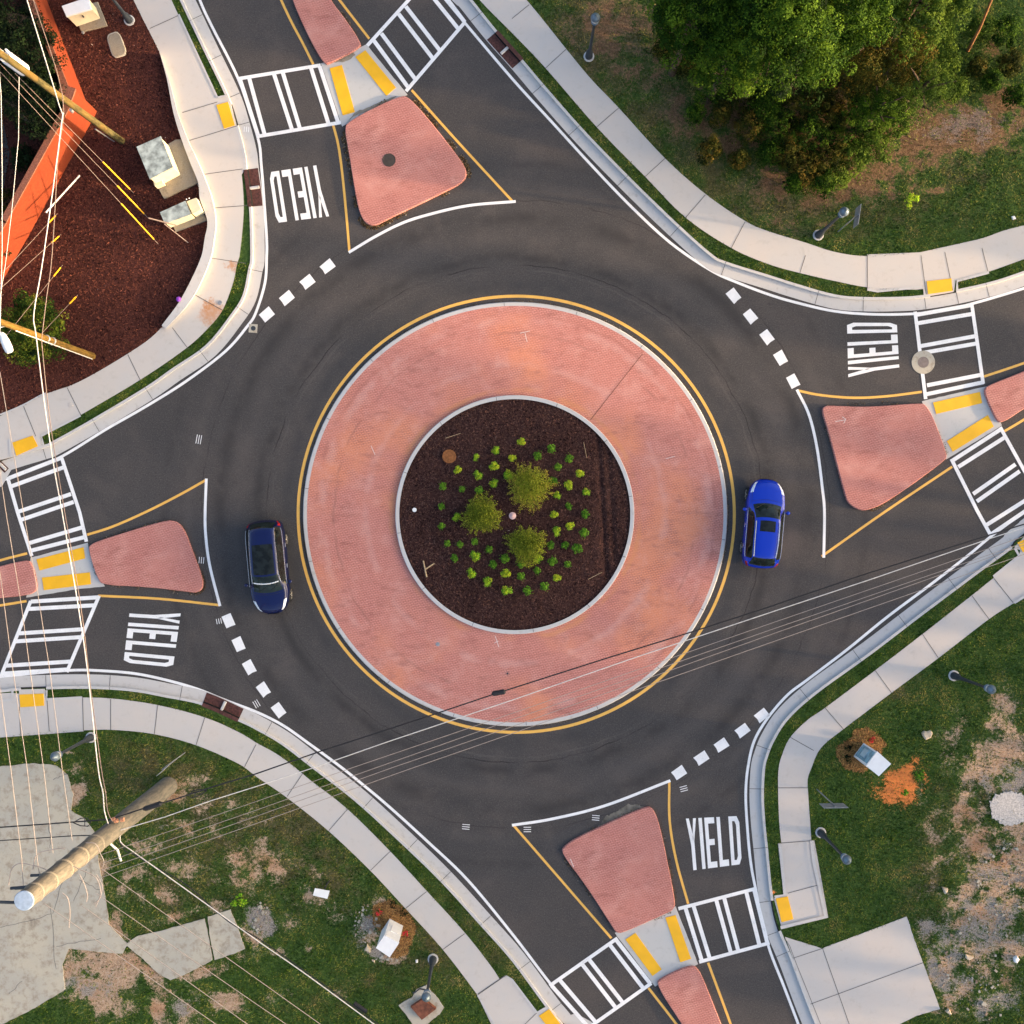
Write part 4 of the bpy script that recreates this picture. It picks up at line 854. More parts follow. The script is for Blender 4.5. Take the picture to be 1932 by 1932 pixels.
cover(847.5, 861, 13, .40, plain('rust_lid', (.20, .075, .022), .8, 0, .3, 9), 'rust-brown round lid lying in the dark mulch of the island', cat='manhole cover')
cover(415, 571, 4.2, ZW+.005, MT['steel'], 'small round utility cap in the sidewalk beside an orange stain', cat='utility cap')
cover(133.5, 764.5, 4, ZW+.005, MT['walk'], 'small pale utility cap in the sidewalk at the left', cat='utility cap')
cover(782, 962, 4, .33, MT['offw'], 'small white cap in the mulch at the left of the island', cat='utility cap')
cover(826, 1215.5, 4, .125, MT['steel'], 'small steel cap in the brick apron below left of the mulch', cat='utility cap')
cover(957.5, 1270.5, 4, .115, MT['darkmetal'], 'small dark cap in the brick apron above the black cable closure', cat='utility cap')
t = empty('valve_box', 'square concrete valve box in the asphalt at the end of the white blocks', 'valve box', W(478, 619, 0))
b = MB(); b.solid([(470, 611), (486, 612), (485, 628), (469, 627)], 0, .012); b.build('collar', MT['old'], t)
b = MB(); b.lathe([(.12, 0), (.12, .018), (.001, .02)], W(478, 619.5, 0), 16); b.build('lid', MT['darkmetal'], t)
# landscape light in the middle
t = empty('ground_light', 'small pinkish round fixture at the centre of the planting bed', 'ground light', W(967, 973, .4))
b = MB(); c = W(967, 973, 0); b.lathe([(.08, .38), (.08, .62)], c, 12); b.build('post', MT['steel'], t)
b = MB(); b.lathe([(.17, .60), (.18, .64), (.10, .67), (.09, .70), (.05, .72), (.001, .725)], c, 20); b.build('cap', plain('pink_cap', (.62, .40, .36), .5), t)

# ------------------------------------------------------------------ leaves
def leaves(name, P, N, size, tone, mat, parent=None, aspect=.55, jitter=.55):
    n = len(P); N = N+rng.normal(0, jitter, (n, 3)); N /= np.linalg.norm(N, axis=1)[:, None]+1e-9
    u = np.cross(N, rng.normal(0, 1, (n, 3))); u /= np.linalg.norm(u, axis=1)[:, None]+1e-9; v = np.cross(N, u)
    s = np.asarray(size)[:, None]
    V = np.stack([P-u*s, P-v*s*aspect, P+u*s, P+v*s*aspect], 1).reshape(-1, 3)
    return npmesh(name, V, np.arange(4*n).reshape(-1, 4), mat, parent, attrs={'tone': np.repeat(tone, 4)})
def clumpy(centre, rad, nclump, per, csize, lsize, tone=(.5, .18), shell=.8, zmin=None, squash=1.0, holes=0.0):
    """leaf positions gathered in clumps over an ellipsoid"""
    C = np.array(centre); Rr = np.array(rad); P, N, T_, S = [], [], [], []
    d_ = rng.normal(0, 1, (nclump, 3)); d_[:, 2] = np.abs(d_[:, 2])*rng.choice([1, 1, 1, -.4], nclump); d_ /= np.linalg.norm(d_, axis=1)[:, None]
    rad_ = rng.uniform(shell**2, 1, nclump)**.5
    lob = np.array([1+.28*mnoise.noise(Vector(tuple(q*1.7+C*.13)))*1.6 for q in d_])
    cc = C+d_*Rr*(rad_*lob)[:, None]
    for i in range(nclump):
        m_ = int(per*rng.uniform(.3, 1.6)); e = rng.normal(0, 1, (m_, 3)); e[:, 2] = np.abs(e[:, 2])*.9-.25; e /= np.linalg.norm(e, axis=1)[:, None]
        cs = csize*rng.uniform(.45, 1.5); r_ = cs*rng.uniform(.45, 1.0, m_)**.5
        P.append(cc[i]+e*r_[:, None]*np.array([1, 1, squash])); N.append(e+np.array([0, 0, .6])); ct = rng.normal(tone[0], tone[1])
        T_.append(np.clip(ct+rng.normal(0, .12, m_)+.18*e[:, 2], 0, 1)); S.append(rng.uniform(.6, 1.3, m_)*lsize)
    P = np.concatenate(P); N = np.concatenate(N); T_ = np.concatenate(T_); S = np.concatenate(S)
    if zmin is not None: P[:, 2] = np.maximum(P[:, 2], zmin+rng.uniform(0, .05, len(P)))
    return P, N, S, T_
MT['leafA'] = mat_leaf('tree_leaves', (.004, .013, .002), (.024, .062, .005), (.12, .20, .014))
MT['leafB'] = mat_leaf('olive_leaves', (.004, .008, .002), (.022, .030, .004), (.075, .075, .010), yellow=(.13, .085, .014))
MT['leafC'] = mat_leaf('young_leaves', (.010, .026, .004), (.045, .085, .010), (.13, .19, .02))
MT['leafH'] = mat_leaf('hedge_leaves', (.002, .004, .002), (.005, .011, .004), (.018, .034, .009), trans=.1)
MT['shrubA'] = mat_leaf('bright_shrub_leaves', (.030, .11, .008), (.12, .31, .018), (.34, .52, .03), yellow=(.46, .50, .03))
MT['shrubB'] = mat_leaf('green_shrub_leaves', (.016, .065, .008), (.06, .19, .015), (.17, .34, .025))
MT['clump'] = mat_leaf('tall_grass', (.045, .070, .010), (.16, .20, .02), (.36, .40, .035), yellow=(.42, .30, .05), trans=.3)
MT['leafT'] = mat_leaf('rosebush_leaves', (.005, .014, .003), (.022, .052, .007), (.11, .15, .015), yellow=(.22, .21, .025))

# loose litter along the island edges
def near_edges(polys, w0, w1, z):
    def f():
        pl = random.choice(polys); i = random.randrange(len(pl)); a_, b_ = Vector(pl[i]), Vector(pl[(i+1) % len(pl)])
        p = a_.lerp(b_, random.random()); dd = (b_-a_)
        if dd.length < 1e-6: return None
        dd.normalize(); nn = Vector((dd.y, -dd.x))*random.choice((-1, 1)); w_ = w0+(w1-w0)*random.random()**2.2
        if mnoise.noise(Vector((p.x*.03, p.y*.03, 9))) < -.05: return None
        q = p+nn*w_
        if inside(pl, q.x, q.y): return None
        return (q.x, q.y, z)
    return f
ISL = [chaikin(T(1, 0, [(668, 980), (1085, 715), (1160, 735), (1330, 930), (1500, 1145), (1600, 1290), (1570, 1370), (1440, 1440), (1000, 1650), (900, 1705), (830, 1690), (780, 1610), (690, 1100)]), 2),
       chaikin(T(0, 2, [(662, 280), (800, 198), (1240, 62), (1390, 130), (1450, 290), (1532, 510), (1530, 580), (1480, 612), (1100, 565), (780, 552)]), 2),
       chaikin(T(2, 3, [(368, 640), (500, 520), (1000, 292), (1060, 300), (1145, 560), (1235, 1010), (1190, 1088), (790, 1248), (560, 890)]), 2),
       chaikin(T(3, 1, [(405, 1165), (500, 1130), (1150, 1108), (1355, 1500), (1340, 1545), (900, 1860), (760, 1918), (610, 1870), (450, 1300)]), 2),
       chaikin(T(1, 0, [(270, -10), (450, 380), (560, 475), (795, 355), (680, 150), (555, -10)]), 2)]
m = NM('dry_litter', .9, .1); m.color(m.ramp(m.attr('tone'), [(0, (.02, .014, .008)), (.5, (.09, .055, .025)), (.85, (.20, .13, .05)), (1, (.45, .40, .33))])); MT['litter'] = m.mat
chips('leaf_litter', 3800, near_edges(ISL[:1], .3, 9, .012), MT['litter'], 'dry brown litter around the upper brick island', (.015, .04))
chips('leaf_litter', 2600, near_edges(ISL[1:], .3, 6, .012), MT['litter'], 'thin dry litter round the other brick islands', (.012, .032))
chips('leaf_litter', 2200, near_edges([circle((972, 970), 400.5, 80)], .2, 4, .012), MT['litter'], 'fine litter along the kerb of the round apron', (.010, .022))
# small shrubs in the island: prototypes then copies
def proto(nm, mat, ton, seed):
    P, N, S, T_ = clumpy((0, 0, .13), (.15, .15, .13), 26, 18, .080, .027, (ton, .16), .35, zmin=.0)
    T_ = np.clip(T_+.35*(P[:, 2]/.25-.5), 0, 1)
    return leaves(nm, P, N, S, T_, mat)
protos = [proto('small_shrub', MT['shrubA'], .75, 1), proto('small_shrub', MT['shrubA'], .5, 2), proto('small_shrub', MT['shrubB'], .6, 3), proto('small_shrub', MT['shrubB'], .35, 4)]
Y_, G_, D_, X_ = 0, 1, 2, 3
z8 = lambda l: [((1600+x/2.841)/1.98758, (1600+y/2.841)/1.98758, k) for x, y, k in l]
SH = z8([(1013, 165, 0), (1325, 243, 2), (732, 252, 1), (530, 330, 1), (908, 335, 0), (1185, 312, 2), (1520, 337, 2), (337, 462, 0), (725, 425, 0), (543, 520, 1), (875, 512, 1), (1392, 428, 2), (1625, 497, 0), (712, 600, 1), (175, 630, 2), (382, 668, 2), (562, 685, 2), (1345, 580, 3), (1510, 618, 0), (1392, 728, 1), (1700, 693, 1), (165, 848, 2), (325, 968, 1), (1513, 845, 3), (1360, 935, 0), (1688, 928, 3),
         (157, 1062, 2), (1388, 1115, 1), (1520, 1055, 0), (1668, 1132, 2), (218, 1242, 2), (353, 1250, 2), (517, 1222, 2), (662, 1305, 2), (1317, 1262, 3), (1475, 1262, 3), (1600, 1300, 3), (513, 1380, 1), (297, 1400, 3), (832, 1397, 2), (1187, 1405, 1), (1003, 1460, 2), (705, 1467, 3), (1345, 1428, 2), (1498, 1468, 2), (473, 1560, 1), (848, 1560, 0), (1003, 1595, 2), (1172, 1532, 2), (1383, 1605, 0), (655, 1650, 1), (855, 1735, 1), (1252, 1702, 2), (1075, 1750, 2)])
used = set()
def sector(x, y):
    a = math.degrees(math.atan2(966-y-0, x-971)) % 360
    names = ['right', 'upper right', 'upper', 'upper left', 'left', 'lower left', 'lower', 'lower right']
    r_ = math.hypot(x-971, y-971)
    return names[int(((a+22.5) % 360)//45)], ('outermost row' if r_ > 135 else 'inner rows')
tonew = ['bright yellow-green', 'light green', 'mid green', 'dark green']
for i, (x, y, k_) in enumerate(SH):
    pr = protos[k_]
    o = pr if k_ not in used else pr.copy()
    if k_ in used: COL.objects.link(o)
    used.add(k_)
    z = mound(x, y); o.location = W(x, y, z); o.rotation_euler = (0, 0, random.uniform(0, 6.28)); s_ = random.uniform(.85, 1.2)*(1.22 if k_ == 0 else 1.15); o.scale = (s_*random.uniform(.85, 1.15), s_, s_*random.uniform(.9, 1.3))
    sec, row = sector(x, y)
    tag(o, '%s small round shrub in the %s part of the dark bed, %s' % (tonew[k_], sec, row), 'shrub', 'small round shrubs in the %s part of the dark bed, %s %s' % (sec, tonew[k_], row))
# tall grass clumps
def grassclump(vx, vy, r, h, label, ton):
    zb = mound(vx, vy); c = np.array(W(vx, vy, zb)); n = 4200
    a = rng.uniform(0, 2*np.pi, n); blade = np.floor(a/(2*np.pi)*46); bl = rng.uniform(.78, 1.14, 47)[blade.astype(int)]; rr_ = r/PX*rng.uniform(0, 1, n)**.66*(1+.12*np.sin(a*3+vx)+rng.normal(0, .05, n))*bl
    root = c+np.stack([np.cos(a)*rr_*.25, np.sin(a)*rr_*.25, np.zeros(n)], 1)
    tip = c+np.stack([np.cos(a)*rr_, np.sin(a)*rr_, h*(1-.55*(rr_/(r/PX))**2)*rng.uniform(.7, 1.1, n)], 1)
    P = tip; N = np.stack([np.cos(a)*.6, np.sin(a)*.6, np.ones(n)], 1)
    t = empty('grass_clump', label, 'ornamental grass', tuple(c), 'three large feathery clumps in the planting bed')
    T_ = np.clip(rng.normal(ton, .2, n)+.3*(bl-.95)+.25*mnoise.noise(Vector((vx, vy, 1)))+.35*(rr_/(r/PX)-.55), 0, 1)
    leaves('leaves', P, N, rng.uniform(.022, .05, n), T_, MT['clump'], aspect=.45, jitter=.8, parent=t)
    k_ = rng.choice(n, 1500, False); side = np.stack([-np.sin(a[k_]), np.cos(a[k_]), np.zeros(1500)], 1)*.008
    V = np.stack([root[k_]-side, root[k_]+side, tip[k_]], 1).reshape(-1, 3)
    o2 = npmesh('stems', V, np.arange(4500).reshape(-1, 3), MT['clump'], attrs={'tone': np.repeat(T_[k_]*.7, 3)}, parent=t)
grassclump(1000, 917, 43, .9, 'largest feathery yellow-green clump, above right of the pinkish centre fixture', .70)
grassclump(908, 971, 39, .8, 'feathery clump with brownish middle, left of the pinkish centre fixture', .5)
grassclump(993, 1028, 37, .8, 'feathery clump below right of the pinkish centre fixture', .5)
# sticks and stakes in the bed
def stick(name, p, q, r, mat, label, cat='stick'):
    b = MB(); b.tube([W(*p), W(*q)], r, 6); return tag(b.build(name, mat), label, cat)
zz = .33
t = empty('wooden_stake', 'two crossed pale wooden stakes lying in the mulch at the lower left', 'wooden stake', W(801, 1075, zz))
for p, q in T(1, 2, [(1262, 368), (1288, 492)]), T(1, 2, [(1278, 432), (1345, 388)]):
    b = MB(); b.tube([W(*p, zz), W(*q, zz+.03)], .035, 4); b.build('stake', MT['plank'], t)
stick('dry_stick', T(1, 1, [(1430, 1375)])[0]+(.35,), T(1, 1, [(1545, 1338)])[0]+(.37,), .012, MT['plank'], 'thin pale stick in the mulch above left of the rust lid')
stick('dry_stick', T(2, 2, [(575, 508)])[0]+(.33,), T(2, 2, [(680, 455)])[0]+(.37,), .012, MT['plank'], 'thin pale stick in the mulch at the lower right of the bed')
stick('dry_stick', T(2, 1, [(540, 1405)])[0]+(.35,), T(2, 1, [(565, 1525)])[0]+(.37,), .010, MT['plank'], 'thin pale stick in the mulch at the upper right of the bed')
# ------------------------------------------------------------------ cars
def interp(xs, ys, x):
    """monotone-ish cubic through stations"""
    xs = np.array(xs, float); ys = np.array(ys, float); m = np.gradient(ys, xs)
    for i in range(len(xs)-1):
        dlt = (ys[i+1]-ys[i])/(xs[i+1]-xs[i])
        if abs(dlt) < 1e-9: m[i] = m[i+1] = 0
        else:
            for j in (i, i+1):
                if m[j]*dlt < 0: m[j] = 0
                elif abs(m[j]) > 3*abs(dlt): m[j] = 3*dlt
    i = np.clip(np.searchsorted(xs, x)-1, 0, len(xs)-2); h = xs[i+1]-xs[i]; t = (x-xs[i])/h
    return (2*t**3-3*t**2+1)*ys[i]+(t**3-2*t**2+t)*h*m[i]+(-2*t**3+3*t**2)*ys[i+1]+(t**3-t**2)*h*m[i+1]
def car(label, vx, vy, heading, paint, L=4.55, kind=0):
    c = W(vx, vy, 0)
    t = empty('car', label, 'car', c, rz=heading)
    M = Matrix.Translation(c) @ Matrix.Rotation(heading, 4, 'Z')
    # station: x from nose, half width, shoulder height, top height, half width of top
    if kind == 0:
        S = [(0, .30, .50, .54, .20), (.05, .48, .58, .64, .36), (.15, .64, .66, .76, .50), (.34, .79, .76, .88, .62), (.8, .91, .87, .99, .70), (1.12, .925, .93, 1.05, .71), (1.22, .925, .95, 1.09, .69), (1.55, .925, .97, 1.32, .63), (1.92, .925, .98, 1.52, .585), (2.3, .925, .99, 1.585, .58), (3.0, .925, 1.0, 1.60, .58), (3.65, .92, 1.01, 1.56, .555), (3.95, .905, 1.01, 1.50, .54), (4.12, .88, 1.0, 1.36, .56), (4.36, .83, .97, 1.06, .62), (4.46, .78, .90, .96, .60), (4.52, .70, .78, .84, .55), (4.55, .62, .60, .64, .50)]
    else:
        S = [(0, .28, .50, .54, .18), (.05, .46, .60, .66, .34), (.15, .64, .70, .79, .50), (.36, .80, .80, .93, .62), (.8, .925, .92, 1.05, .72), (1.02, .935, .96, 1.10, .73), (1.12, .935, .98, 1.14, .70), (1.45, .935, 1.0, 1.38, .66), (1.82, .935, 1.02, 1.60, .62), (2.3, .935, 1.04, 1.665, .61), (3.1, .935, 1.05, 1.67, .60), (3.8, .925, 1.06, 1.62, .575), (4.15, .90, 1.05, 1.55, .56), (4.28, .87, 1.04, 1.42, .57), (4.42, .84, 1.0, 1.12, .62), (4.50, .79, .92, .98, .60), (4.54, .72, .80, .86, .56), (4.57, .62, .60, .66, .50)]
    sx = L/S[-1][0]; X = [s[0]*sx for s in S]
    xs = np.unique(np.concatenate([np.linspace(0, .5, 14), np.linspace(.5, L-.6, 44), np.linspace(L-.6, L, 18)]))
    f = lambda k, x: float(interp(X, [s[k] for s in S], x))
    ws0, ws1 = (1.20*sx, 1.95*sx) if kind == 0 else (1.10*sx, 1.84*sx)
    rw0, rw1 = (4.0*sx, 4.40*sx) if kind == 0 else (4.17*sx, 4.46*sx)
    U = np.linspace(0, 7, 36)
    def ring(x):
        w_, b_, t_, r_ = (f(k, x) for k in (1, 2, 3, 4))
        cab = ws0+.1 < x < rw1
        if t_-b_ > .2: ctrl = [(0, t_), (.55*r_, t_-.012), (r_, t_-.075), (r_+(w_*.965-r_)*.55, b_+(t_-b_)*.48), (w_*.965, b_+.01), (w_, b_-.26), (w_*.985, .42), (w_*.92, .2)]
        else: ctrl = [(0, t_), (.55*r_, t_-.01), (r_, t_-.035), (r_+(w_*.965-r_)*.5, (b_+t_)/2-.005), (w_*.965, b_), (w_, b_-.26*min(1, b_)), (w_*.985, .42*min(1, b_+.1)), (w_*.92, .2)]
        yy = [float(interp(range(8), [q[0] for q in ctrl], u)) for u in U]
        zz_ = [float(interp(range(8), [q[1] for q in ctrl], u)) for u in U]
        return list(zip(yy, zz_))
    rings = [ring(x) for x in xs]; m = len(U)
    def warp(x, y):        # nose, screens and tail are bowed in plan
        q = (y/.92)**2
        return x+q*(.20 if x < 1.6 else .20*max(0, 1-(x-1.6)/1.2))-q*.16*min(1, max(0, (x-(L-1.3))/1.0))
    def cls(x, u):
        if u < 2.0 and ws0 < x < ws1: return 'windshield'
        if u < 1.95 and rw0 < x < rw1: return 'rear_window'
        if 2.25 < u < 3.9 and ws0+.42+(u-2.2)*-.22 < x < rw0+.12-(u-2.2)*-.0: return 'side'
        if 1.9 < u < 3.7 and .10 < x < .55 and x > .10+.12*(3.7-u)*0: return 'headlight'
        if 3.0 < u < 4.3 and x > L-.22: return 'tail'
        if kind == 0 and u < 1.15 and ws1+.18 < x < ws1+.72: return 'sunroof'
        if kind == 1 and u < 1.55 and ws1+.10 < x < ws1+1.6: return 'sunroof'
        return 'body'
    groups = {}
    for sgn in (1, -1):
        for i in range(len(xs)-1):
            for j in range(m-1):
                k_ = cls((xs[i]+xs[i+1])/2, (U[j]+U[j+1])/2)
                nm = (k_, sgn) if k_ in ('side', 'headlight', 'tail') else (k_, 0)
                q = [(i, j), (i+1, j), (i+1, j+1), (i, j+1)]
                if sgn < 0: q = q[::-1]
                groups.setdefault(nm, []).append([(a_, b_, sgn) for a_, b_ in q])
    mats = {'body': paint, 'windshield': MT['glass'], 'rear_window': MT['glass'], 'side': MT['glassd'], 'headlight': MT['lamp'], 'tail': MT['tail'], 'sunroof': MT['glassd']}
    names = {'side': 'side_window', 'tail': 'tail_light'}
    for (k_, sgn), fl in groups.items():
        idx = {}; b = MB(); vs = []; fs = []
        for q in fl:
            ff = []
            for a_, b_, s_ in q:
                key = (a_, b_, s_ if b_ else 0)
                if key not in idx:
                    idx[key] = len(vs); y, z = rings[a_][b_]; vs.append(M @ Vector((L/2-warp(xs[a_], y), y*s_, z)))
                ff.append(idx[key])
            fs.append(ff)
        if k_ == 'body':
            for a_ in (0, len(xs)-1):
                lp = [idx[(a_, j, 1 if j else 0)] for j in range(m) if (a_, j, 1 if j else 0) in idx]+[idx[(a_, j, -1)] for j in range(m-1, 0, -1) if (a_, j, -1) in idx]
                if len(lp) > 3: fs.append(lp)
        b.add(vs, fs)
        o = b.build(names.get(k_, k_), mats[k_], t, smooth=True)
    # chrome window line, roof rails
    def along(u_of, x0, x1, up_, out_, s_, n=14):
        pts = []
        for q in range(n):
            x = x0+(x1-x0)*q/(n-1); i = int(np.argmin(abs(xs-x))); u = u_of(q/(n-1)); j = u/7*(m-1); j0 = int(j); fr = j-j0
            y = rings[i][j0][0]*(1-fr)+rings[i][min(j0+1, m-1)][0]*fr; z = rings[i][j0][1]*(1-fr)+rings[i][min(j0+1, m-1)][1]*fr
            pts.append(M @ Vector((L/2-warp(xs[i], y), (y+out_)*s_, z+up_)))
        return pts
    for s_ in (1, -1):
        b = MB(); b.tube(along(lambda q: 3.97, ws0+.15, rw0+.1, .005, .004, s_), .013, 6); b.build('window_trim', MT['chrome'], t)
        if kind == 0:
            b = MB(); b.tube(along(lambda q: 1.95, ws1+.12, rw0-.02, .045, 0, s_), .024, 6); b.build('roof_rail', MT['chrome'], t)
        else:
            b = MB(); b.tube(along(lambda q: 2.18, ws0+.35, rw0+.05, .004, .004, s_), .013, 6); b.build('roof_trim', MT['chrome'], t)
        # mirror
        x = ws0+.42; my = f(1, x)+.10
        b = MB()
        for q, (sx_, sy_, sz_) in enumerate([(.09, .11, .075)]):
            vs = []; fs = []
            for a_ in range(7):
                for e_ in range(10):
                    th = math.pi*a_/6; ph = 2*math.pi*e_/10
                    vs.append(M @ Vector((L/2-x+sx_*math.sin(th)*math.cos(ph), s_*(my+.03)+sy_*math.cos(th), 1.02+sz_*math.sin(th)*math.sin(ph))))
            fs = [[a_*10+e_, a_*10+(e_+1) % 10, (a_+1)*10+(e_+1) % 10, (a_+1)*10+e_] for a_ in range(6) for e_ in range(10)]; b.add(vs, fs)
        b.tube([M @ Vector((L/2-x, s_*(my-.14), .98)), M @ Vector((L/2-x, s_*my, 1.0))], .025, 6)
        b.build('mirror', paint, t, smooth=True)
    for wx_ in (.86*sx, 3.55*sx):
        for s_ in (1, -1):
            y1 = s_*(f(1, wx_)+.012); y0 = y1-s_*.22
            b = MB(); cpt = lambda y, r_, a_: M @ Vector((L/2-wx_+r_*math.cos(a_), y, .34+r_*math.sin(a_)))
            vs = []; prof = [(y0, .10), (y0, .33), (y0+s_*.03, .345), (y1-s_*.04, .345), (y1, .32), (y1, .235)]
            for y, r_ in prof: vs += [cpt(y, r_, 2*math.pi*k/28) for k in range(28)]
            fs = [[i*28+k, i*28+(k+1) % 28, (i+1)*28+(k+1) % 28, (i+1)*28+k] for i in range(5) for k in range(28)]
            b.add(vs, fs); wh = b.build('wheel', MT['black'], t, smooth=True)
            b = MB()
            vs = [cpt(y1-s_*.01, .238, 2*math.pi*k/28) for k in range(28)]+[cpt(y1-s_*.01, .205, 2*math.pi*k/28) for k in range(28)]
            b.add(vs, [[k, (k+1) % 28, 28+(k+1) % 28, 28+k] for k in range(28)])
            for sp in range(5):
                a_ = 2*math.pi*sp/5+.3
                b.add([cpt(y1-s_*.005, .04, a_-.9), cpt(y1-s_*.008, .21, a_-.13), cpt(y1-s_*.008, .21, a_+.13), cpt(y1-s_*.005, .04, a_+.9)], [[0, 1, 2, 3]])
            b.add([cpt(y1-s_*.002, .06, 2*math.pi*k/12) for k in range(12)], [list(range(12))])
            b.build('rim', MT['alloy'], wh)
    # grille, lower bumper, wipers, door handles
    b = MB()
    for z0_, z1_, hw in ((.30, .44, .52), (.50, .60, .30)):
        b.add([M @ Vector((L/2+.004-.03*0, y, z)) for y, z in ((-hw, z0_), (hw, z0_), (hw, z1_), (-hw, z1_))], [[0, 1, 2, 3]])
    b.build('grille', MT['black'], t)
    for s_ in (1, -1):
        for hx in (ws1+.35, ws1+1.35):
            yh = f(1, hx)+.012; b = MB(); b.tube([M @ Vector((L/2-hx, s_*yh, .80)), M @ Vector((L/2-hx-.2, s_*yh, .80))], .016, 6); b.build('door_handle', MT['chrome'], t)
    b = MB()
    for y0_ in (-.35, .15): b.tube([M @ Vector((L/2-ws0-.06, y0_, f(3, ws0+.06)+.012)), M @ Vector((L/2-ws0-.30, y0_+.42, f(3, ws0+.30)+.012))], .010, 5)
    b.build('wiper', MT['black'], t)
    for xx in (ws0+.02-.16, rw1+.02):
        yw = .78; b = MB(); b.tube([M @ Vector((L/2-warp(xx, y), y, float(f(3, xx))-.045*(abs(y)/.78)**2+.002)) for y in np.linspace(-yw, yw, 11)], .007, 4); b.build('shut_line', MT['black'], t)
    for s_ in (1, -1):
        b = MB(); b.tube([M @ Vector((L/2-warp(x, .72), s_*(.74 if x > .5 else .60), float(f(3, x))-.045)) for x in np.linspace(.34, ws0-.1, 8)], .006, 4); b.build('shut_line', MT['black'], t)
    if kind == 1:      # pale tube imitating a bright reflection across the windscreen
        b = MB(); xb = ws0+.42; b.tube([M @ Vector((L/2-warp(xb, y), y, float(f(3, xb))+.012-.05*(abs(y)/.66)**2)) for y in np.linspace(-.60, .60, 9)], .03, 6); b.build('windscreen_reflection', MT['lamp'], t)
    # interior seen through the windscreen is kept dark by the tinted glass
    return t
MT['glass'] = mat_glass_dark('windscreen_glass', (.006, .010, .009)); MT['glassd'] = mat_glass_dark('dark_side_glass', (.006, .008, .008))
MT['chrome'] = plain('polished_trim', (.75, .74, .72), .18, .9, .03); MT['alloy'] = plain('alloy_rim', (.62, .58, .52), .3, .5, .1)
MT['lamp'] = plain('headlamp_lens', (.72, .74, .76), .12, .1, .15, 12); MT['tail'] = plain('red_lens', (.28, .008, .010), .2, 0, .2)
BLUE = mat_car('bright_blue_paint', (.0002, .030, .40), (.0002, .016, .24)); NAVY = mat_car('navy_paint', (.0015, .006, .055), (.001, .004, .030))
car('bright blue car with roof rails and small sunroof right of the island', 1434.5, 988, R(90-5.2), BLUE, 4.40, 0)
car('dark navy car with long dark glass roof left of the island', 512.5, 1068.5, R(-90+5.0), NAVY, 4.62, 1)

# ------------------------------------------------------------------ street lamps
def lamp(vx, vy, label, tint=None, extra=False):
    zb = ZV; c = W(vx, vy, zb); t = empty('street_lamp', label, 'street lamp', c)
    b = MB(); b.lathe([(.265, -.1), (.265, .05), (.25, .06), (.001, .06)], c, 28); b.build('footing', MT['curb'], t)
    b = MB(); b.lathe([(.19, .06), (.19, .12), (.17, .2), (.17, .5), (.12, .62), (.10, .8)], c, 20); b.build('base', MT['darkmetal'], t, smooth=True)
    b = MB(); b.lathe([(.095, .78), (.075, 1.6), (.06, 3.3), (.09, 3.34), (.05, 3.4), (.06, 3.52)], c, 16); b.build('pole', MT['darkmetal'], t, smooth=True)
    b = MB(); b.lathe([(.07, 3.5), (.14, 3.56), (.17, 3.62), (.10, 3.66)], c, 20); b.build('collar', MT['lampcap'], t, smooth=True)
    b = MB(); b.lathe([(.09, 3.64), (.15, 3.72), (.205, 3.9), (.20, 4.0)], c, 24); b.build('globe', MT['lens'], t, smooth=True)
    b = MB(); b.lathe([(.215, 3.98), (.22, 4.02), (.19, 4.10), (.12, 4.18), (.09, 4.20), (.05, 4.25), (.03, 4.30), (.001, 4.33)], c, 24); b.build('cap', MT['lampcap'], t, smooth=True)
    if extra:
        b = MB(); b.tube([c+Vector((0, 0, 3.35)), c+Vector((-.35, .12, 3.45)), c+Vector((-.62, -.02, 3.62)), c+Vector((-.66, -.05, 3.45))], .035, 8); b.build('banner_arm', MT['darkmetal'], t)
    return t
MT['lens'] = plain('lamp_lens', (.55, .56, .54), .15, 0, .05)
lamp(1111, 107, 'dark street lamp in brown grass at the top, left of the trees')
lamp(1543.5, 444, 'dark street lamp beside the sign post at the foot of the trees')
lamp(1799, 1274.5, 'dark street lamp in the grass at the right, above the white pillar')
lamp(1548, 1570.5, 'dark street lamp below the grey sign at the lower right')
lamp(817, 1809, 'dark street lamp leaning over the rusty plate at the bottom', extra=True)
lamp(172, 1391, 'dark street lamp in the grass under the wires at the left')
lamp(244.5, 39, 'dark street lamp in the mulch, cut by the top edge')
# ------------------------------------------------------------------ signs seen from above
def sign(base, label, pw, ang, h=3.0, ph=.75, tri=False):
    c = W(*base, ZV); t = empty('road_sign', label, 'road sign', c)
    b = MB(); b.tube([c+Vector((0, 0, -.1)), c+Vector((0, 0, h))], .03, 8); b.build('post', MT['steel'], t)
    b = MB(); b.box(c+Vector((.05*math.sin(ang), -.05*math.cos(ang), h-ph/2+.05)), (pw, .02, ph), ang); b.build('panel', MT['steel'], t)
sign((1581, 437), 'grey sign seen edge-on beside the street lamp under the trees', .95, R(82))
sign((1541, 1489), 'grey sign seen edge-on in the grass at the lower right', 1.15, R(1))
sign((349, 1420), 'thin grey sign seen edge-on below the left sidewalk', .8, R(42), 3.3)

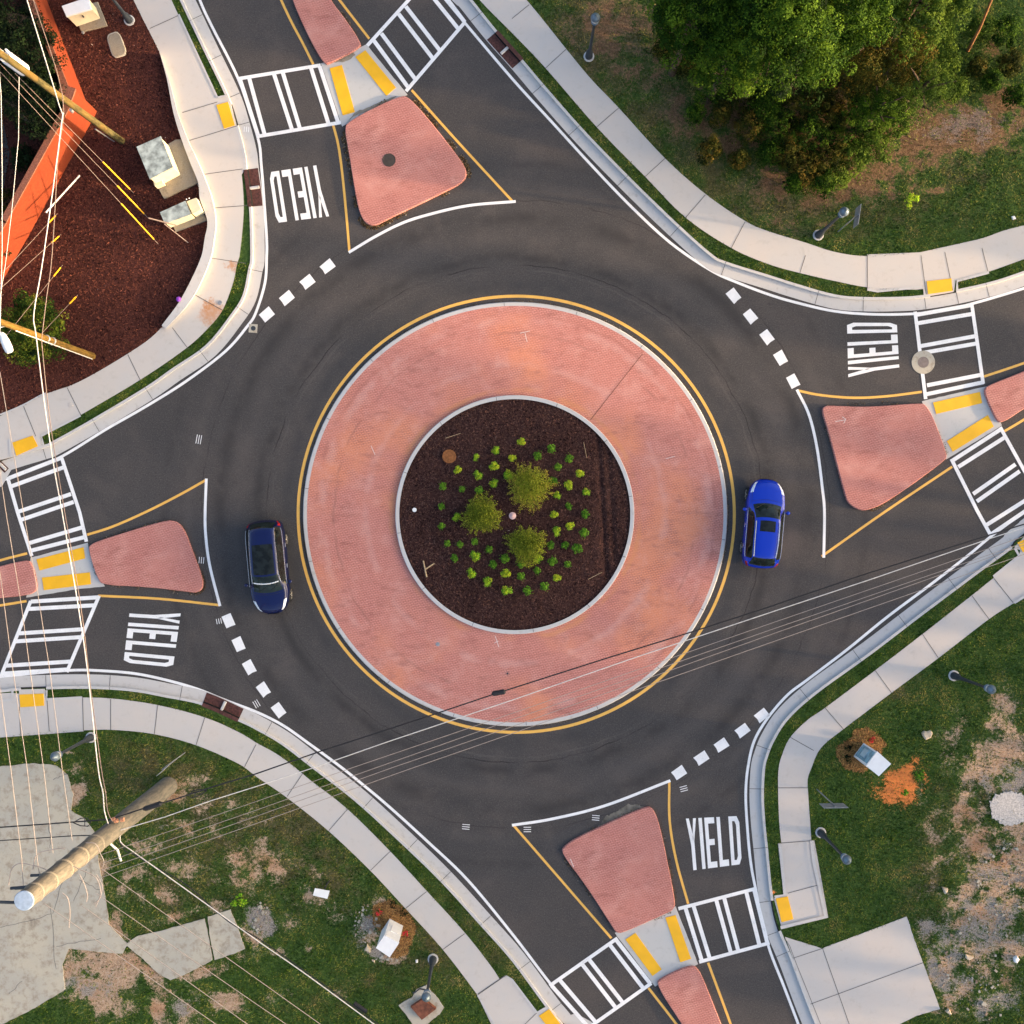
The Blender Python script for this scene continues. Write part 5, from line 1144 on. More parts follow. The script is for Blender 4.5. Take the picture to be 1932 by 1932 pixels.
# ------------------------------------------------------------------ utility cabinets of the upper left
def wq(pts, z): return [tuple(W(x, y, z))[:2] for x, y in pts]
t = empty('utility_cabinet', 'cream transformer cabinet cut by the top edge, beside a flat vault lid', 'utility cabinet', W(150, 30, ZV))
b = MB(); b.solid([(153, 60), (202, 48), (184, 3), (135, 15)], 0, ZV+.12, inset=.02); b.build('pad', MT['mossy'], t)
b = MB(); base = wq([(145, 50), (189, 35)], .26); tf = wq([(125, 30), (172, 16)], 1.15); tb = wq([(117, 12), (165, -5)], 1.30)
vs = [(*base[0], .26), (*base[1], .26), (*tb[1], .26), (*tb[0], .26), (*tf[0], 1.15), (*tf[1], 1.15), (*tb[1], 1.30), (*tb[0], 1.30)]
vm = [((Vector(vs[0])+Vector(vs[4]))*.5+Vector((.05, -.05, 0))), ((Vector(vs[1])+Vector(vs[5]))*.5+Vector((.05, -.05, 0)))]
b.add(vs, [[3, 2, 1, 0], [0, 1, 5, 4], [4, 5, 6, 7], [1, 2, 6, 5], [2, 3, 7, 6], [3, 0, 4, 7]]); b.build('housing', MT['cream'], t)
b = MB(); b.solid([(116, 11), (125, 31), (172.5, 17), (166, -6)], 1.24, 1.34, inset=.015); b.build('lid', MT['offw'], t)
b = MB(); b.box(W(157, 31, .9), (.05, .05, .14)); b.build('handle', MT['darkmetal'], t)
t = empty('utility_cabinet', 'cream transformer cabinet with stained grey lid on a wide concrete pad', 'utility cabinet', W(310, 320, ZV))
b = MB(); b.solid(ragged([(375, 344), (309.5, 375), (268, 300), (332, 263), (341, 263)], .5, 6, 2), 0, ZV+.12); b.build('pad', MT['mossy'], t)
tq = [(259, 278), (302.5, 258.5), (324.5, 314), (283, 336)]; fp = wq(tq, 1.5)
b = MB(); b.frustum(fp, .25, fp, 1.46); b.build('housing', MT['cream'], t)
cx_ = sum(p[0] for p in fp)/4; cy_ = sum(p[1] for p in fp)/4
fp2 = [(cx_+(x-cx_)*1.05, cy_+(y-cy_)*1.05) for x, y in fp]
b = MB(); b.frustum(fp2, 1.44, fp2, 1.5); b.build('lid', MT['creamt'], t)
b = MB(); b.box(W(301, 347, .5), (.42, .22, .4), R(22)); b.build('side_box', MT['cream'], t)
t = empty('utility_cabinet', 'low cream cabinet pair beside the curved retaining curb', 'utility cabinet', W(345, 410, ZV))
b = MB(); b.solid([(390, 416), (331, 437), (315, 400), (372, 374)], 0, ZV+.10, inset=.02); b.build('pad', MT['mossy'], t)
fp = wq([(303, 400.6), (348.6, 380), (359, 404), (312, 421)], 1.0)
b = MB(); b.frustum(fp, .2, fp, .96); b.build('housing', MT['cream'], t)
cx_ = sum(p[0] for p in fp)/4; cy_ = sum(p[1] for p in fp)/4; fp2 = [(cx_+(x-cx_)*1.05, cy_+(y-cy_)*1.05) for x, y in fp]
b = MB(); b.frustum(fp2, .95, fp2, 1.0); b.build('lid', MT['creamt'], t)
fp = wq([(352, 380), (370, 373), (379, 395), (363, 403)], .85)
b = MB(); b.frustum(fp, .2, fp, .85); b.build('meter_box', MT['cream'], t)
for x, y in ((352, 376), (357, 374)):
    b = MB(); b.tube([W(x, y, .7), W(x, y, 1.0)], .03, 6); b.build('conduit', MT['offw'], t)
t = empty('vault_lid', 'flat grey-brown vault lid with rounded corners set in the mulch', 'vault lid', W(220, 84, ZV))
b = MB(); vp = chaikin([(199, 66), (224, 57), (241, 103), (213, 111)], 2, .18); b.solid(vp, 0, ZV+.07, inset=.015); b.build('rim', MT['old'], t)
b = MB(); b.solid([((x-219.5)*.86+219.5, (y-84)*.9+84) for x, y in vp], ZV, ZV+.082); b.build('plate', MT['mossy'], t)
b = MB(); pp = W(157, 62, ZV+.1); b.lathe([(.07, 0), (.07, .06), (.001, .07)], pp, 12); tag(b.build('pipe_cap', MT['steel']), 'small pale pipe cap at the corner of the upper concrete pad', 'pipe cap')
# ------------------------------------------------------------------ white pillars
def pillar(topq, h, label, front, ang, blue):
    fp = wq(topq, h); t = empty('information_pillar', label, 'pillar', (sum(p[0] for p in fp)/4, sum(p[1] for p in fp)/4, ZV))
    b = MB(); b.frustum(fp, ZV-.05, fp, h-.05); b.build('housing', MT['offw'], t)
    cx_ = sum(p[0] for p in fp)/4; cy_ = sum(p[1] for p in fp)/4
    f2 = [(cx_+(x-cx_)*1.04, cy_+(y-cy_)*1.04) for x, y in fp]
    b = MB(); b.frustum(f2, h-.06, f2, h); b.build('cap', MT['offw'], t)
    a_, b_ = Vector(fp[front[0]]), Vector(fp[front[1]]); n_ = Vector((cx_, cy_))-(a_+b_)/2; n_ = -n_.normalized()
    def fr(u0, u1, z0_, z1_, dd, m_, nm):
        q = MB(); P_ = [a_.lerp(b_, u0)+n_*dd, a_.lerp(b_, u1)+n_*dd]
        Q_ = [a_.lerp(b_, u0), a_.lerp(b_, u1)]
        vs = [(*P_[0], z0_), (*P_[1], z0_), (*P_[1], z1_), (*P_[0], z1_), (*Q_[0], z0_), (*Q_[1], z0_), (*Q_[1], z1_), (*Q_[0], z1_)]
        q.add(vs, [[0, 1, 2, 3], [0, 4, 5, 1], [1, 5, 6, 2], [2, 6, 7, 3], [3, 7, 4, 0]]); q.build(nm, m_, t)
    fr(.10, .90, .25, h-.12, .012, blue, 'panel'); fr(.28, .76, .75, h-.75, .05, blue if blue is MT['offw'] else MT['screen'], 'screen')
    return t
MT['screen'] = plain('pale_screen', (.42, .52, .55), .2, 0, .1)
zz7 = lambda l: [((3100+x/4.6)/1.98758, (2680+y/4.6)/1.98758) for x, y in l]
zz6 = lambda l: [((1300+x/3.943)/1.98758, (3350+y/3.943)/1.98758) for x, y in l]
pillar(zz7([(690, 880), (872, 640), (1105, 850), (900, 1055)]), 2.05, 'white pillar with pale blue glass front beside the orange clay patch', (0, 1), 0, MT['glassblue'])
pillar(zz6([(560, 625), (770, 735), (635, 940), (437, 807)]), 2.2, 'white pillar with white front standing by rubble in the lower left grass', (0, 1), 0, MT['offw'])
# small mailbox-like sign
t = empty('lawn_sign', 'small white tilted sign with black stake lying in the lower left lawn', 'sign', W(606, 1686, .3))
q = T(1, 3, [(445, 908), (556, 928), (538, 988), (428, 962)])
b = MB(); b.solid(q, .30, .34, inset=.005); b.build('panel', MT['offw'], t)
b = MB(); b.tube([W(*T(1, 3, [(518, 910)])[0], .30), W(*T(1, 3, [(535, 875)])[0], .22), W(*T(1, 3, [(557, 848)])[0], .14)], .035, 6); b.build('stake', MT['black'], t)
# rusty plate on concrete base
t = empty('junction_box', 'rusty square plate on a ragged concrete base by the bottom lamp', 'junction box', W(804, 1895, ZV))
b = MB(); b.solid(ragged(zz6([(765, 1655), (960, 1540), (1040, 1420), (1180, 1360), (1240, 1440), (1350, 1560), (1435, 1690), (1380, 1790), (1230, 1900), (1150, 1990), (1010, 1990), (900, 1830)]), .8, 4, 9), 0, ZV+.07); b.build('concrete_base', MT['old'], t)
b = MB(); b.solid(zz6([(945, 1685), (1130, 1560), (1320, 1715), (1110, 1875)]), ZV, ZV+.28, inset=.012); b.build('plate', MT['rust'], t)
# stones
def stone(pts, label, z=.30, mat='stone'):
    b = MB(); b.solid(pts, 0, z, inset=.05); return tag(b.build('stone', MT[mat]), label, 'stone')
stone(zz7([(1655, 320), (1700, 285), (1740, 300), (1810, 280), (1835, 320), (1810, 400), (1720, 440), (1680, 390)]), 'pale heart-shaped stone in the grass above the orange clay')
stone(T(3, 3, [(1320, 905), (1362, 912), (1358, 940), (1340, 955)]), 'small pale stone in the lower right dirt above the rocks')
stone(T(3, 3, [(1500, 1415), (1560, 1432), (1520, 1455), (1497, 1440)]), 'pale stone right of the driveway slab')
stone(T(3, 3, [(1345, 1845), (1372, 1825), (1390, 1860), (1380, 1868)]), 'pale stone near the lower right corner of the driveway')
stone(T(3, 3, [(1862, 1440), (1885, 1425), (1902, 1450), (1885, 1478), (1865, 1470)]), 'whitish stone by the right edge near the bottom', mat='offw')
stone(zz6([(262, 850), (300, 765), (345, 830), (345, 878)]), 'orange-pink stone beside the lower left white pillar')
stone(zz6([(370, 985), (415, 1000), (410, 1030), (375, 1010)]), 'small orange stone below the lower left white pillar', .22)
stone(zz6([(1015, 990), (1050, 985), (1050, 1030), (1020, 1035)]), 'small whitish stone right of the lower left white pillar', .2, 'offw')
stone(T(3, 0, [(1835, 1630), (1865, 1625), (1878, 1650), (1850, 1660)]), 'tiny white scrap in the grass at the upper right', .16, 'offw')
MT['stonec'] = plain('soil_stained_stone', (.30, .21, .14), .9, 0, .4, 5)
def rubble(c, r, n, label, mat='old'):
    b = MB()
    for i in range(n):
        a_ = random.uniform(0, 6.28); rr_ = math.sqrt(random.random()); x, y = c[0]+r[0]*rr_*math.cos(a_), c[1]+r[1]*rr_*math.sin(a_)
        s = random.uniform(.02, .02+.12*random.random()**1.5+.02); b.box(W(x, y, ZV+s*.2), (s*random.uniform(.8, 1.8), s, s*.6), random.uniform(0, 3.1), mi=random.choice([0, 0, 1]))
    return tag(b.build('rubble', [MT[mat], MT['stonec']]), label, 'rubble', kind='stuff')
rubble((690, 1745), (24, 38), 90, 'heap of grey and orange rubble beside the lower left white pillar')
rubble((728, 1812), (26, 9), 40, 'line of small rubble below the lower left white pillar')
rubble((492, 1732), (18, 30), 60, 'pale rubble beside the broken slab')
rubble((1845, 1820), (85, 110), 130, 'loose pale stones on the bare ground at the lower right')
rubble((1895, 1665), (50, 80), 90, 'loose stones on the dirt at the right')
b = MB(); b.solid(ragged([(1868, 1515), (1880, 1500), (1905, 1493), (1935, 1500), (1945, 1530), (1930, 1552), (1895, 1558), (1872, 1542)], 3.4, 2.5, 6, .22), 0, ZV+.04); tag(b.build('sand_heap', plain('white_sand', (.50, .46, .41), .95, 0, .25, 14), smooth='flatup'), 'patch of pale spilled sand at the right edge', 'sand', kind='stuff')
# broken slabs in the lower left
def slab(pts, label, z=.16, seed=1, cat='concrete slab', joints=()):
    b = MB(); b.solid(ragged(pts, .9, 5, seed), 0, z); 
    for p, q in joints: b.line(ragged_line(p, q), .8, z+.005, 1)
    return tag(b.build('concrete_slab', [MT['old'], MT['joint']], smooth='flatup'), label, cat)
def ragged_line(p, q, n=14, amp=3.5):
    o = []
    for i in range(n+1):
        f = i/n; v = mnoise.noise_vector(Vector((p[0]*.3+f*5, p[1]*.3, 2))); o.append((p[0]+(q[0]-p[0])*f+v.x*amp, p[1]+(q[1]-p[1])*f+v.y*amp))
    return o
slab([(-200, 1445), (0, 1446), (60, 1440), (105, 1444), (128, 1462), (138, 1500), (134, 1530), (160, 1545), (178, 1570), (188, 1640), (200, 1700), (206, 1745), (240, 1780), (232, 1800), (180, 1795), (130, 1790), (118, 1820), (122, 1868), (60, 1905), (0, 1935), (-200, 1960)], 'wide cracked concrete slab filling the lower left corner',
     joints=[((95, 1705), (105, 1830)), ((0, 1751), (98, 1725)), ((98, 1725), (140, 1600)), ((15, 1875), (42, 1850)), ((100, 1470), (130, 1460)), ((95, 1600), (92, 1550)), ((105, 1785), (190, 1770)), ((140, 1700), (165, 1640)), ((150, 1660), (190, 1680))])
slab([(236, 1782), (262, 1765), (300, 1757), (386, 1733), (392, 1760), (401, 1812), (350, 1838), (322, 1850), (300, 1838), (270, 1810)], 'weathered concrete strip running out of the cracked slab', .17, 5)
slab([(391, 1730), (434, 1717), (446, 1745), (462, 1790), (448, 1797), (405, 1812), (398, 1780)], 'square broken concrete piece at the end of the strip', .19, 8)
# weeds
def bush(name, vx, vy, r, h, mat, label, cat='bush', group=None, n=34, per=60, cs=.22, ls=.055, ton=(.5, .18), zb=ZV, trunk=False, rz=None):
    kz = (H-h*.6)/H/PX; c = W(vx, vy, h*.55+zb); rw = r*kz
    P, N, S, T_ = clumpy((c.x, c.y, zb+h*.5), (rw, rw, h*.5), n, per, cs, ls, ton, .6, zmin=zb)
    if trunk:
        t = empty(name, label, cat, (c.x, c.y, zb), group)
        leaves('crown', P, N, S, T_, MT[mat], t)
        b = MB(); b.tube([(c.x, c.y, zb-.05), (c.x+.05, c.y, zb+h*.3), (c.x, c.y+.05, zb+h*.7)], [.07, .05, .02], 8); b.build('trunk', MT['bark'], t); return t
    return tag(leaves(name, P, N, S, T_, MT[mat]), label, cat, group)
bush('weed', 451, 1699, 12, .3, 'shrubA', 'bright green leafy weed by the broken concrete', 'weed', n=12, per=20, cs=.12, ton=(.5, .1))
bush('weed', 1735, 1463, 9, .25, 'shrubB', 'green weed at the upper right edge of the orange clay', 'weed', n=9, per=14, cs=.10)
bush('weed', 1705, 1494, 6, .2, 'shrubB', 'small green weed growing within the orange clay', 'weed', n=6, per=14, cs=.08)
bush('weed', 1720, 378, 12, .4, 'shrubA', 'yellow-green weed in the grass right of the edge-on sign', 'weed', n=14, per=18, cs=.14, ton=(.7, .15))
for x, y, l in ((714, 1720, 'red flowering plant above left of the lower white pillar'), (766, 1761, 'red flowering plant right of the lower white pillar'), (1644, 1395, 'dark red flowering plant above the right white pillar')):
    t = empty('flower', l, 'flower', W(x, y, ZV)); c = W(x, y, ZV+.2)
    P, N, S, T_ = clumpy((c.x, c.y, ZV+.15), (.15, .15, .1), 7, 12, .07, .035); leaves('leaves', P, N, S, T_, MT['leafT'], t)
    P, N, S, T_ = clumpy((c.x, c.y, ZV+.27), (.14, .14, .06), 9, 14, .06, .035); leaves('petals', P, N, S, T_, MT['redflower'], t)
for x, y, l in ((1598, 1409, 'dark little plant left of the right white pillar'), (1597, 1433, 'very dark little plant below left of the right white pillar'), (742, 1708, 'dark little plant above the lower white pillar'), (762, 1722, 'dark little plant beside the sidewalk at the lower white pillar')):
    bush('small_plant', x, y, 7, .25, 'leafH', l, 'plant', n=8, per=16, cs=.09, ls=.04)
# straw mulch round the pillars
def straw(pts, label):
    P_ = np.array(pts); n = 5200; X = rng.uniform(P_[:, 0].min(), P_[:, 0].max(), n); Y = rng.uniform(P_[:, 1].min(), P_[:, 1].max(), n)
    k_ = inside_np(pts, X, Y); X, Y = X[k_], Y[k_]; n = len(X); c = np.array([tuple(W(x, y, ZV+.03)) for x, y in zip(X, Y)])
    an = rng.uniform(0, 6.28, n); L_ = rng.uniform(.05, .13, n); dd = np.stack([np.cos(an)*L_, np.sin(an)*L_, rng.uniform(-.01, .04, n)], 1); wd = np.stack([-np.sin(an), np.cos(an), 0*an], 1)*.010
    V = np.stack([c-dd-wd, c+dd-wd, c+dd+wd, c-dd+wd], 1).reshape(-1, 3)
    tag(npmesh('pine_straw', V, np.arange(4*n).reshape(-1, 4), MT['straw'], attrs={'tone': np.repeat(rng.uniform(0, 1, n), 4)}), label, 'straw', kind='stuff')
m = NM('pine_straw', .8, .2); m.color(m.ramp(m.attr('tone'), [(0, (.05, .02, .008)), (.5, (.26, .12, .035)), (1, (.50, .27, .09))])); MT['straw'] = m.mat
straw(ragged(zz7([(180, 560), (330, 480), (520, 260), (700, 240), (900, 370), (1040, 515), (960, 560), (940, 680), (720, 930), (560, 990), (330, 920), (180, 720)]), 2, 4, 3), 'orange pine straw round the right white pillar')
straw(ragged(zz6([(400, 180), (640, 110), (800, 180), (950, 330), (1020, 560), (960, 700), (880, 900), (720, 950), (640, 940), (770, 735), (500, 560), (380, 420)]), 2, 4, 5), 'orange pine straw round the lower white pillar')
# ------------------------------------------------------------------ poles
def pole(base, top, r0, r1, label, mats, zt=14.8, seg=14):
    t = empty('utility_pole', label, 'utility pole', base)
    P_ = [Vector(base).lerp(Vector(top), i/seg) for i in range(seg+1)]
    b = MB(); b.tube(P_, [r0+(r1-r0)*i/seg for i in range(seg+1)], 24); b.build('shaft', mats, t, smooth=True)
    return t, P_
B0 = W(317, 1483, ZV); PT = Vector((B0.x, B0.y, 15.1)); 
big, _ = pole(B0-Vector((0, 0, .3)), PT, .47, .34, 'thick grey utility pole with blue-grey flat top standing over the cracked slab', MT['polegrey'])
b = MB(); b.lathe([(.345, 0), (.35, .03), (.33, .05), (.001, .055)], PT, 28); b.build('top_cap', MT['polecap'], big)
def rAt(z): return .47+(.34-.47)*(z/15.1)
for z in (9.1, 10.6, 12.0, 13.3, 14.4):
    b = MB(); b.lathe([(rAt(z)+.004, -.06), (rAt(z)+.03, -.05), (rAt(z)+.03, .05), (rAt(z)+.004, .06)], (B0.x, B0.y, z), 28); b.build('band', MT['mossy'], big)
# ports for cables
def thru(px, py, z): return W(px, py, z)
for p, q, z in (((20, 1676), (56, 1673), 13.6), ((28, 1676+0), (52, 1675), 13.4), ((58, 1652), (92, 1650), 12.0), ((0, 1702), (32, 1703), 14.6), ((163, 1608), (182, 1600), 9.2)):
    b = MB(); b.tube([W(*p, z), W(*q, z)], .055, 8); b.build('insulator', MT['darkmetal'], big)
for pts, z in (([(16, 1670), (22, 1640), (38, 1629), (60, 1632), (85, 1640), (105, 1660)], 13), ([(62, 1640), (70, 1612), (100, 1603), (122, 1600)], 12.5), ([(124, 1628), (150, 1640), (180, 1655), (190, 1680), (188, 1695), (176, 1707)], 12), ([(162, 1590), (180, 1592), (190, 1612), (196, 1625), (194, 1637)], 10.5), ([(118, 1685), (128, 1695), (132, 1720), (130, 1750)], 13), ([(150, 1650), (160, 1670), (165, 1690), (163, 1702)], 12.5), ([(182, 1650), (192, 1668), (192, 1682), (180, 1712)], 11)):
    b = MB(); b.tube([W(x, y, z) for x, y in spline(pts, 5)], .018, 5); b.build('jumper_wire', MT['wire'], big)
b = MB(); b.tube([W(178, 1608, 7.5), W(196, 1592, 7.8), W(206, 1590, 7.9), W(222, 1604, 7.7), W(228, 1624, 7.3)], .05, 8); b.build('cable_saddle', MT['wirewhite'], big)
for x, y in ((212, 1546), (216, 1549), (228, 1547)):
    b = MB(); b.tube([W(x, y, 7.6), W(x+6, y-1, 7.6)], .09, 8); b.build('bracket', plain('copper_bracket', (.42, .20, .12), .5), big)
# wooden poles of the upper left
A0 = W(231, 266, ZV); A1 = W(-60, 57, 12.5)
wp1, _ = pole(A0-Vector((0, 0, .3)), A1, .165, .13, 'mossy wooden pole carrying a white transformer above the dark hedge', MT['wood'])
def on(p, q, f): return Vector(p).lerp(Vector(q), f)
tc = W(26, 118, 9.2); ax = (A1-A0).normalized()
b = MB(); b.tube([tc-ax*.75, tc-ax*.70, tc+ax*.45, tc+ax*.55], [.20, .27, .27, .18], 20); b.build('transformer', plain('pale_tank', (.62, .64, .68), .4), wp1, smooth=True)
for dx, dy in ((-.12, .18), (.16, .12), (0, -.2)):
    b = MB(); b.tube([tc+ax*.5+Vector((dx, dy, 0)), tc+ax*.8+Vector((dx*1.2, dy*1.2, .1))], .05, 8); b.build('bushing', MT['offw'], wp1)
b = MB(); b.tube([on(A0, A1, .02)+Vector((-.30, -.10, 0)), on(A0, A1, .17)+Vector((-.3, -.14, 0))], .035, 6); b.build('conduit', MT['steel'], wp1)
b = MB(); b.tube([W(133, 207, 5.4), W(137, 211, 5.2)], .07, 8); b.build('bracket', MT['steel'], wp1)
C0_ = W(175, 672, ZV); C1_ = Vector((C0_.x, C0_.y, 12.0))
wp2, _ = pole(C0_-Vector((0, 0, .3)), C1_, .165, .12, 'golden-brown wooden pole rising over the round bush at the left edge', MT['wood2'])
b = MB(); b.tube([C0_+Vector((.05, -.17, .2)), C0_+Vector((.05, -.15, 8.0))], .025, 6); b.build('conduit', MT['wirewhite'], wp2)
b = MB()
for z in (4.6, 5.2): b.lathe([(.16, -.06), (.19, 0), (.16, .06)], (C0_.x, C0_.y, z), 16)
b.build('clamp', MT['steel'], wp2)
# cobra-head street light on an arm
hd = W(11, 647, 9.0); t = wp2
b = MB(); b.tube([Vector((C0_.x, C0_.y, 8.6)), W(-10, 620, 9.0), W(4, 628, 9.1)], .035, 8); b.build('lamp_arm', MT['steel'], wp2)
b = MB(); a0 = W(2, 627, 9.05); a1 = W(19, 665, 8.95); dd = (a1-a0)
prof = [(0, .05), (.12, .13), (.4, .18), (.7, .19), (.92, .17), (1.0, .12)]; vs = []
sd = dd.cross(Vector((0, 0, 1))).normalized()
for f_, r_ in prof:
    for k in range(12):
        a_ = 2*math.pi*k/12; vs.append(a0+dd*f_+sd*r_*math.cos(a_)+Vector((0, 0, .08*math.sin(a_))))
b.add(vs, [[i*12+k, i*12+(k+1) % 12, (i+1)*12+(k+1) % 12, (i+1)*12+k] for i in range(5) for k in range(12)]+[list(range(12)), [60+k for k in range(12)]]); b.build('lamp_head', MT['offw'], wp2, smooth=True)

# ------------------------------------------------------------------ overhead wires
def wire(pts, label, mat='wire', r=.016, group=None, name='power_line', cat='wire'):
    P_ = [W(*p) for p in pts]
    b = MB(); b.tube(P_, r, 6); return tag(b.build(name, MT[mat]), label, cat, group)
def w2(pts, z0, z1=None):
    z1 = z0 if z1 is None else z1; n = len(pts)
    return [(x, y, z0+(z1-z0)*i/(n-1)) for i, (x, y) in enumerate(pts)]
GL = 'four pale conductors running up the left edge'
wire(w2([(-60, 1000), (0, 1300), (20, 1449), (41, 1622), (44, 1672)], 13.5), 'leftmost of four pale conductors above the cracked slab', group=GL, r=.012)
wire(w2([(-70, 800), (0, 1081), (21, 1241), (51, 1449), (72, 1637), (76, 1655)], 13), 'second from the left of four pale conductors above the cracked slab', group=GL, r=.012)
wire(w2([(-80, 560), (0, 893), (11, 966), (40, 1141), (67, 1341), (82, 1449), (100, 1610)], 12.5), 'third from the left of four pale conductors above the cracked slab', group=GL, r=.012)
wire(w2([(-110, 380), (0, 703), (44, 966), (69, 1106), (94, 1266), (117, 1449), (136, 1585)], 12), 'rightmost of four pale conductors above the cracked slab', group=GL, r=.012)
wire(w2(spline([(51, 0), (30, -80)][::-1]+[(112, 200), (116, 232), (82, 483), (64, 590), (68, 633), (85, 770), (102, 883), (117, 966), (147, 1141), (165, 1266), (185, 1449), (194, 1494), (197, 1530), (204, 1554)], 4), 8.0), 'thick bright cable from the top left down to the thick grey pole', 'wirewhite', .022, name='telephone_cable', cat='cable')
wire(w2(spline([(63, 0), (45, -80)][::-1]+[(118, 180), (109, 300), (98, 483), (88, 560), (80, 630), (80, 660), (95, 800), (122, 966), (152, 1141), (170, 1290), (191, 1449), (199, 1494), (203, 1530), (212, 1550)], 4), 7.7), 'brown cable beside the thick bright cable at the left', 'wirebrown', .017, name='telephone_cable', cat='cable')
wire(w2([(-5, 90), (2, 180), (4, 320), (4, 470), (0, 620), (-10, 720)], 10), 'pale wire along the very left edge beside the mossy pole', 'wirewhite', .015)
wire(w2([(36, 145), (35, 260), (22, 400), (10, 500), (0, 560), (-20, 700)], 9), 'dashed-looking pale wire crossing the red brick wall', 'wirewhite', .012)
# bundle crossing the lower half of the roundabout
wire(w2([(-60, 1566), (0, 1561), (70, 1556), (137, 1551), (207, 1546), (275, 1524), (330, 1508), (390, 1488), (483, 1460), (603, 1418), (733, 1376), (815, 1349), (928, 1311), (1141, 1243), (1306, 1192), (1449, 1146), (1624, 1086), (1824, 1023), (2050, 952)], 7.6), 'black cable with a dark closure crossing the lower part of the roundabout', 'wiredark', .028, name='telephone_cable', cat='cable')
for p, q, l in (((270, 1527), (306, 1515), 'long black cable closure hanging beside the thick grey pole'), ((928, 1309), (954, 1304.5), 'small black cable closure hanging over the brick apron'), ((1075-483+0, 1810), (0, 0), None)):
    if l:
        b = MB(); b.tube([W(*p, 7.6), W(p[0]*.9+q[0]*.1, p[1]*.9+q[1]*.1, 7.6), W(p[0]*.1+q[0]*.9, p[1]*.1+q[1]*.9, 7.6), W(*q, 7.6)], [.05, .11, .11, .05], 10); tag(b.build('cable_closure', MT['wiredark']), l, 'cable closure')
b = MB(); b.tube([W(843, 1759, 7), W(895, 1795, 7)], .10, 10); 
b = MB(); b.tube([W(843, 1762+0, 7.0), W(892, 1795, 7.0)], .09, 10)
b = MB(); p, q = T(1, 3, [(740, 1775), (835, 1840)]); b.tube([W(*p, 6.8), W(*q, 6.8)], .09, 10); tag(b.build('cable_closure', MT['wiredark']), 'black cable closure hanging near the bottom edge over the grass', 'cable closure')
wire(w2([(228, 1566), (312, 1541), (400, 1510), (483, 1484), (590, 1449), (730, 1400), (966, 1321), (1200, 1240), (1449, 1157), (1640, 1094), (1874, 1014), (2050, 958)], 8.6), 'thickest bright wire of the bundle crossing the lower part of the roundabout', 'wirewhite', .018)
wire(w2([(222, 1562), (-60, 1590)][::-1]+[(312, 1541)] if False else [(-60, 1592), (0, 1586), (137, 1577), (176, 1576)], 8.6), 'thin black cable left of the thick grey pole, lower of two', 'wiredark', .02, name='telephone_cable', cat='cable')
BG = 'four thin pale conductors crossing the lower part of the roundabout'
for i, (a, m1, m2, z_) in enumerate((((192, 1612), (663, 1449), (966, 1346), (1449, 1178)), ((195, 1628), (708, 1449), (966, 1358), (1449, 1190)), ((192, 1642), (738, 1449), (966, 1371), (1449, 1199)), ((184, 1658), (778, 1449), (966, 1384), (1449, 1214)))):
    sl = (z_[1]-m2[1])/(z_[0]-m2[0])
    wire(w2([a, (483, a[1]+(m1[1]-a[1])*(483-a[0])/(m1[0]-a[0])+1), m1, m2, z_, (1932, z_[1]+sl*483+2), (2080, z_[1]+sl*631)], 11.5+i*.4), ['uppermost', 'second', 'third', 'lowest'][i]+' of four thin pale conductors crossing the lower part of the roundabout', r=.011, group=BG)
DG = 'four thin pale conductors running to the bottom edge from the grey pole'
for i, pts in enumerate(([(190, 1638), (483, 1846), (660, 1972)], [(182, 1686), (483, 1894), (560, 1946)], [(155, 1709), (300, 1813), (480, 1942)], [(85, 1706), (125, 1734), (425, 1945)])):
    wire(w2(pts, 12+.5*i), ['first', 'second', 'third', 'lowest'][i]+' of the four thin conductors running down right from the grey pole', r=.012, group=DG)
wire(w2(spline([(204, 1554), (225, 1569), (228, 1589), (250, 1606), (275, 1624), (292, 1636), (355, 1681), (483, 1773), (570, 1833), (708, 1934), (760, 1972)], 4), 7.2), 'thick bright cable running from the grey pole to the bottom edge', 'wirewhite', .021, name='telephone_cable', cat='cable')
wire(w2(spline([(212, 1549), (232, 1600), (252, 1612), (290, 1634), (355, 1672), (430, 1738), (483, 1768), (575, 1832), (715, 1934), (770, 1975)], 4), 6.9), 'dark cable just above the thick bright cable to the bottom edge', 'wiredark', .022, name='telephone_cable', cat='cable')
for c_, l in (((160, 1551), 'left of the grey pole'), ((368, 1497), 'right of the grey pole')):
    b = MB(); x, y = c_; k_ = 0.30 if x < 200 else -.30
    pts = [(x-22, y+1), (x-8, y-7), (x+4, y-8), (x+12, y+1), (x+6, y+8), (x-8, y+7), (x-22, y+1)]
    if x > 200: pts = [(2*x-px, y+(py-y)*.8-(px-x)*k_*-1*-.9) for px, py in pts]
    b.tube([W(px, py, 7.5) for px, py in pts], .022, 5); b.tube([W(x, y-7, 7.5), W(x, y+7, 7.5)], .018, 5)
    tag(b.build('cable_snowshoe', MT['wiredark']), 'black diamond-shaped cable storage frame '+l, 'cable frame')
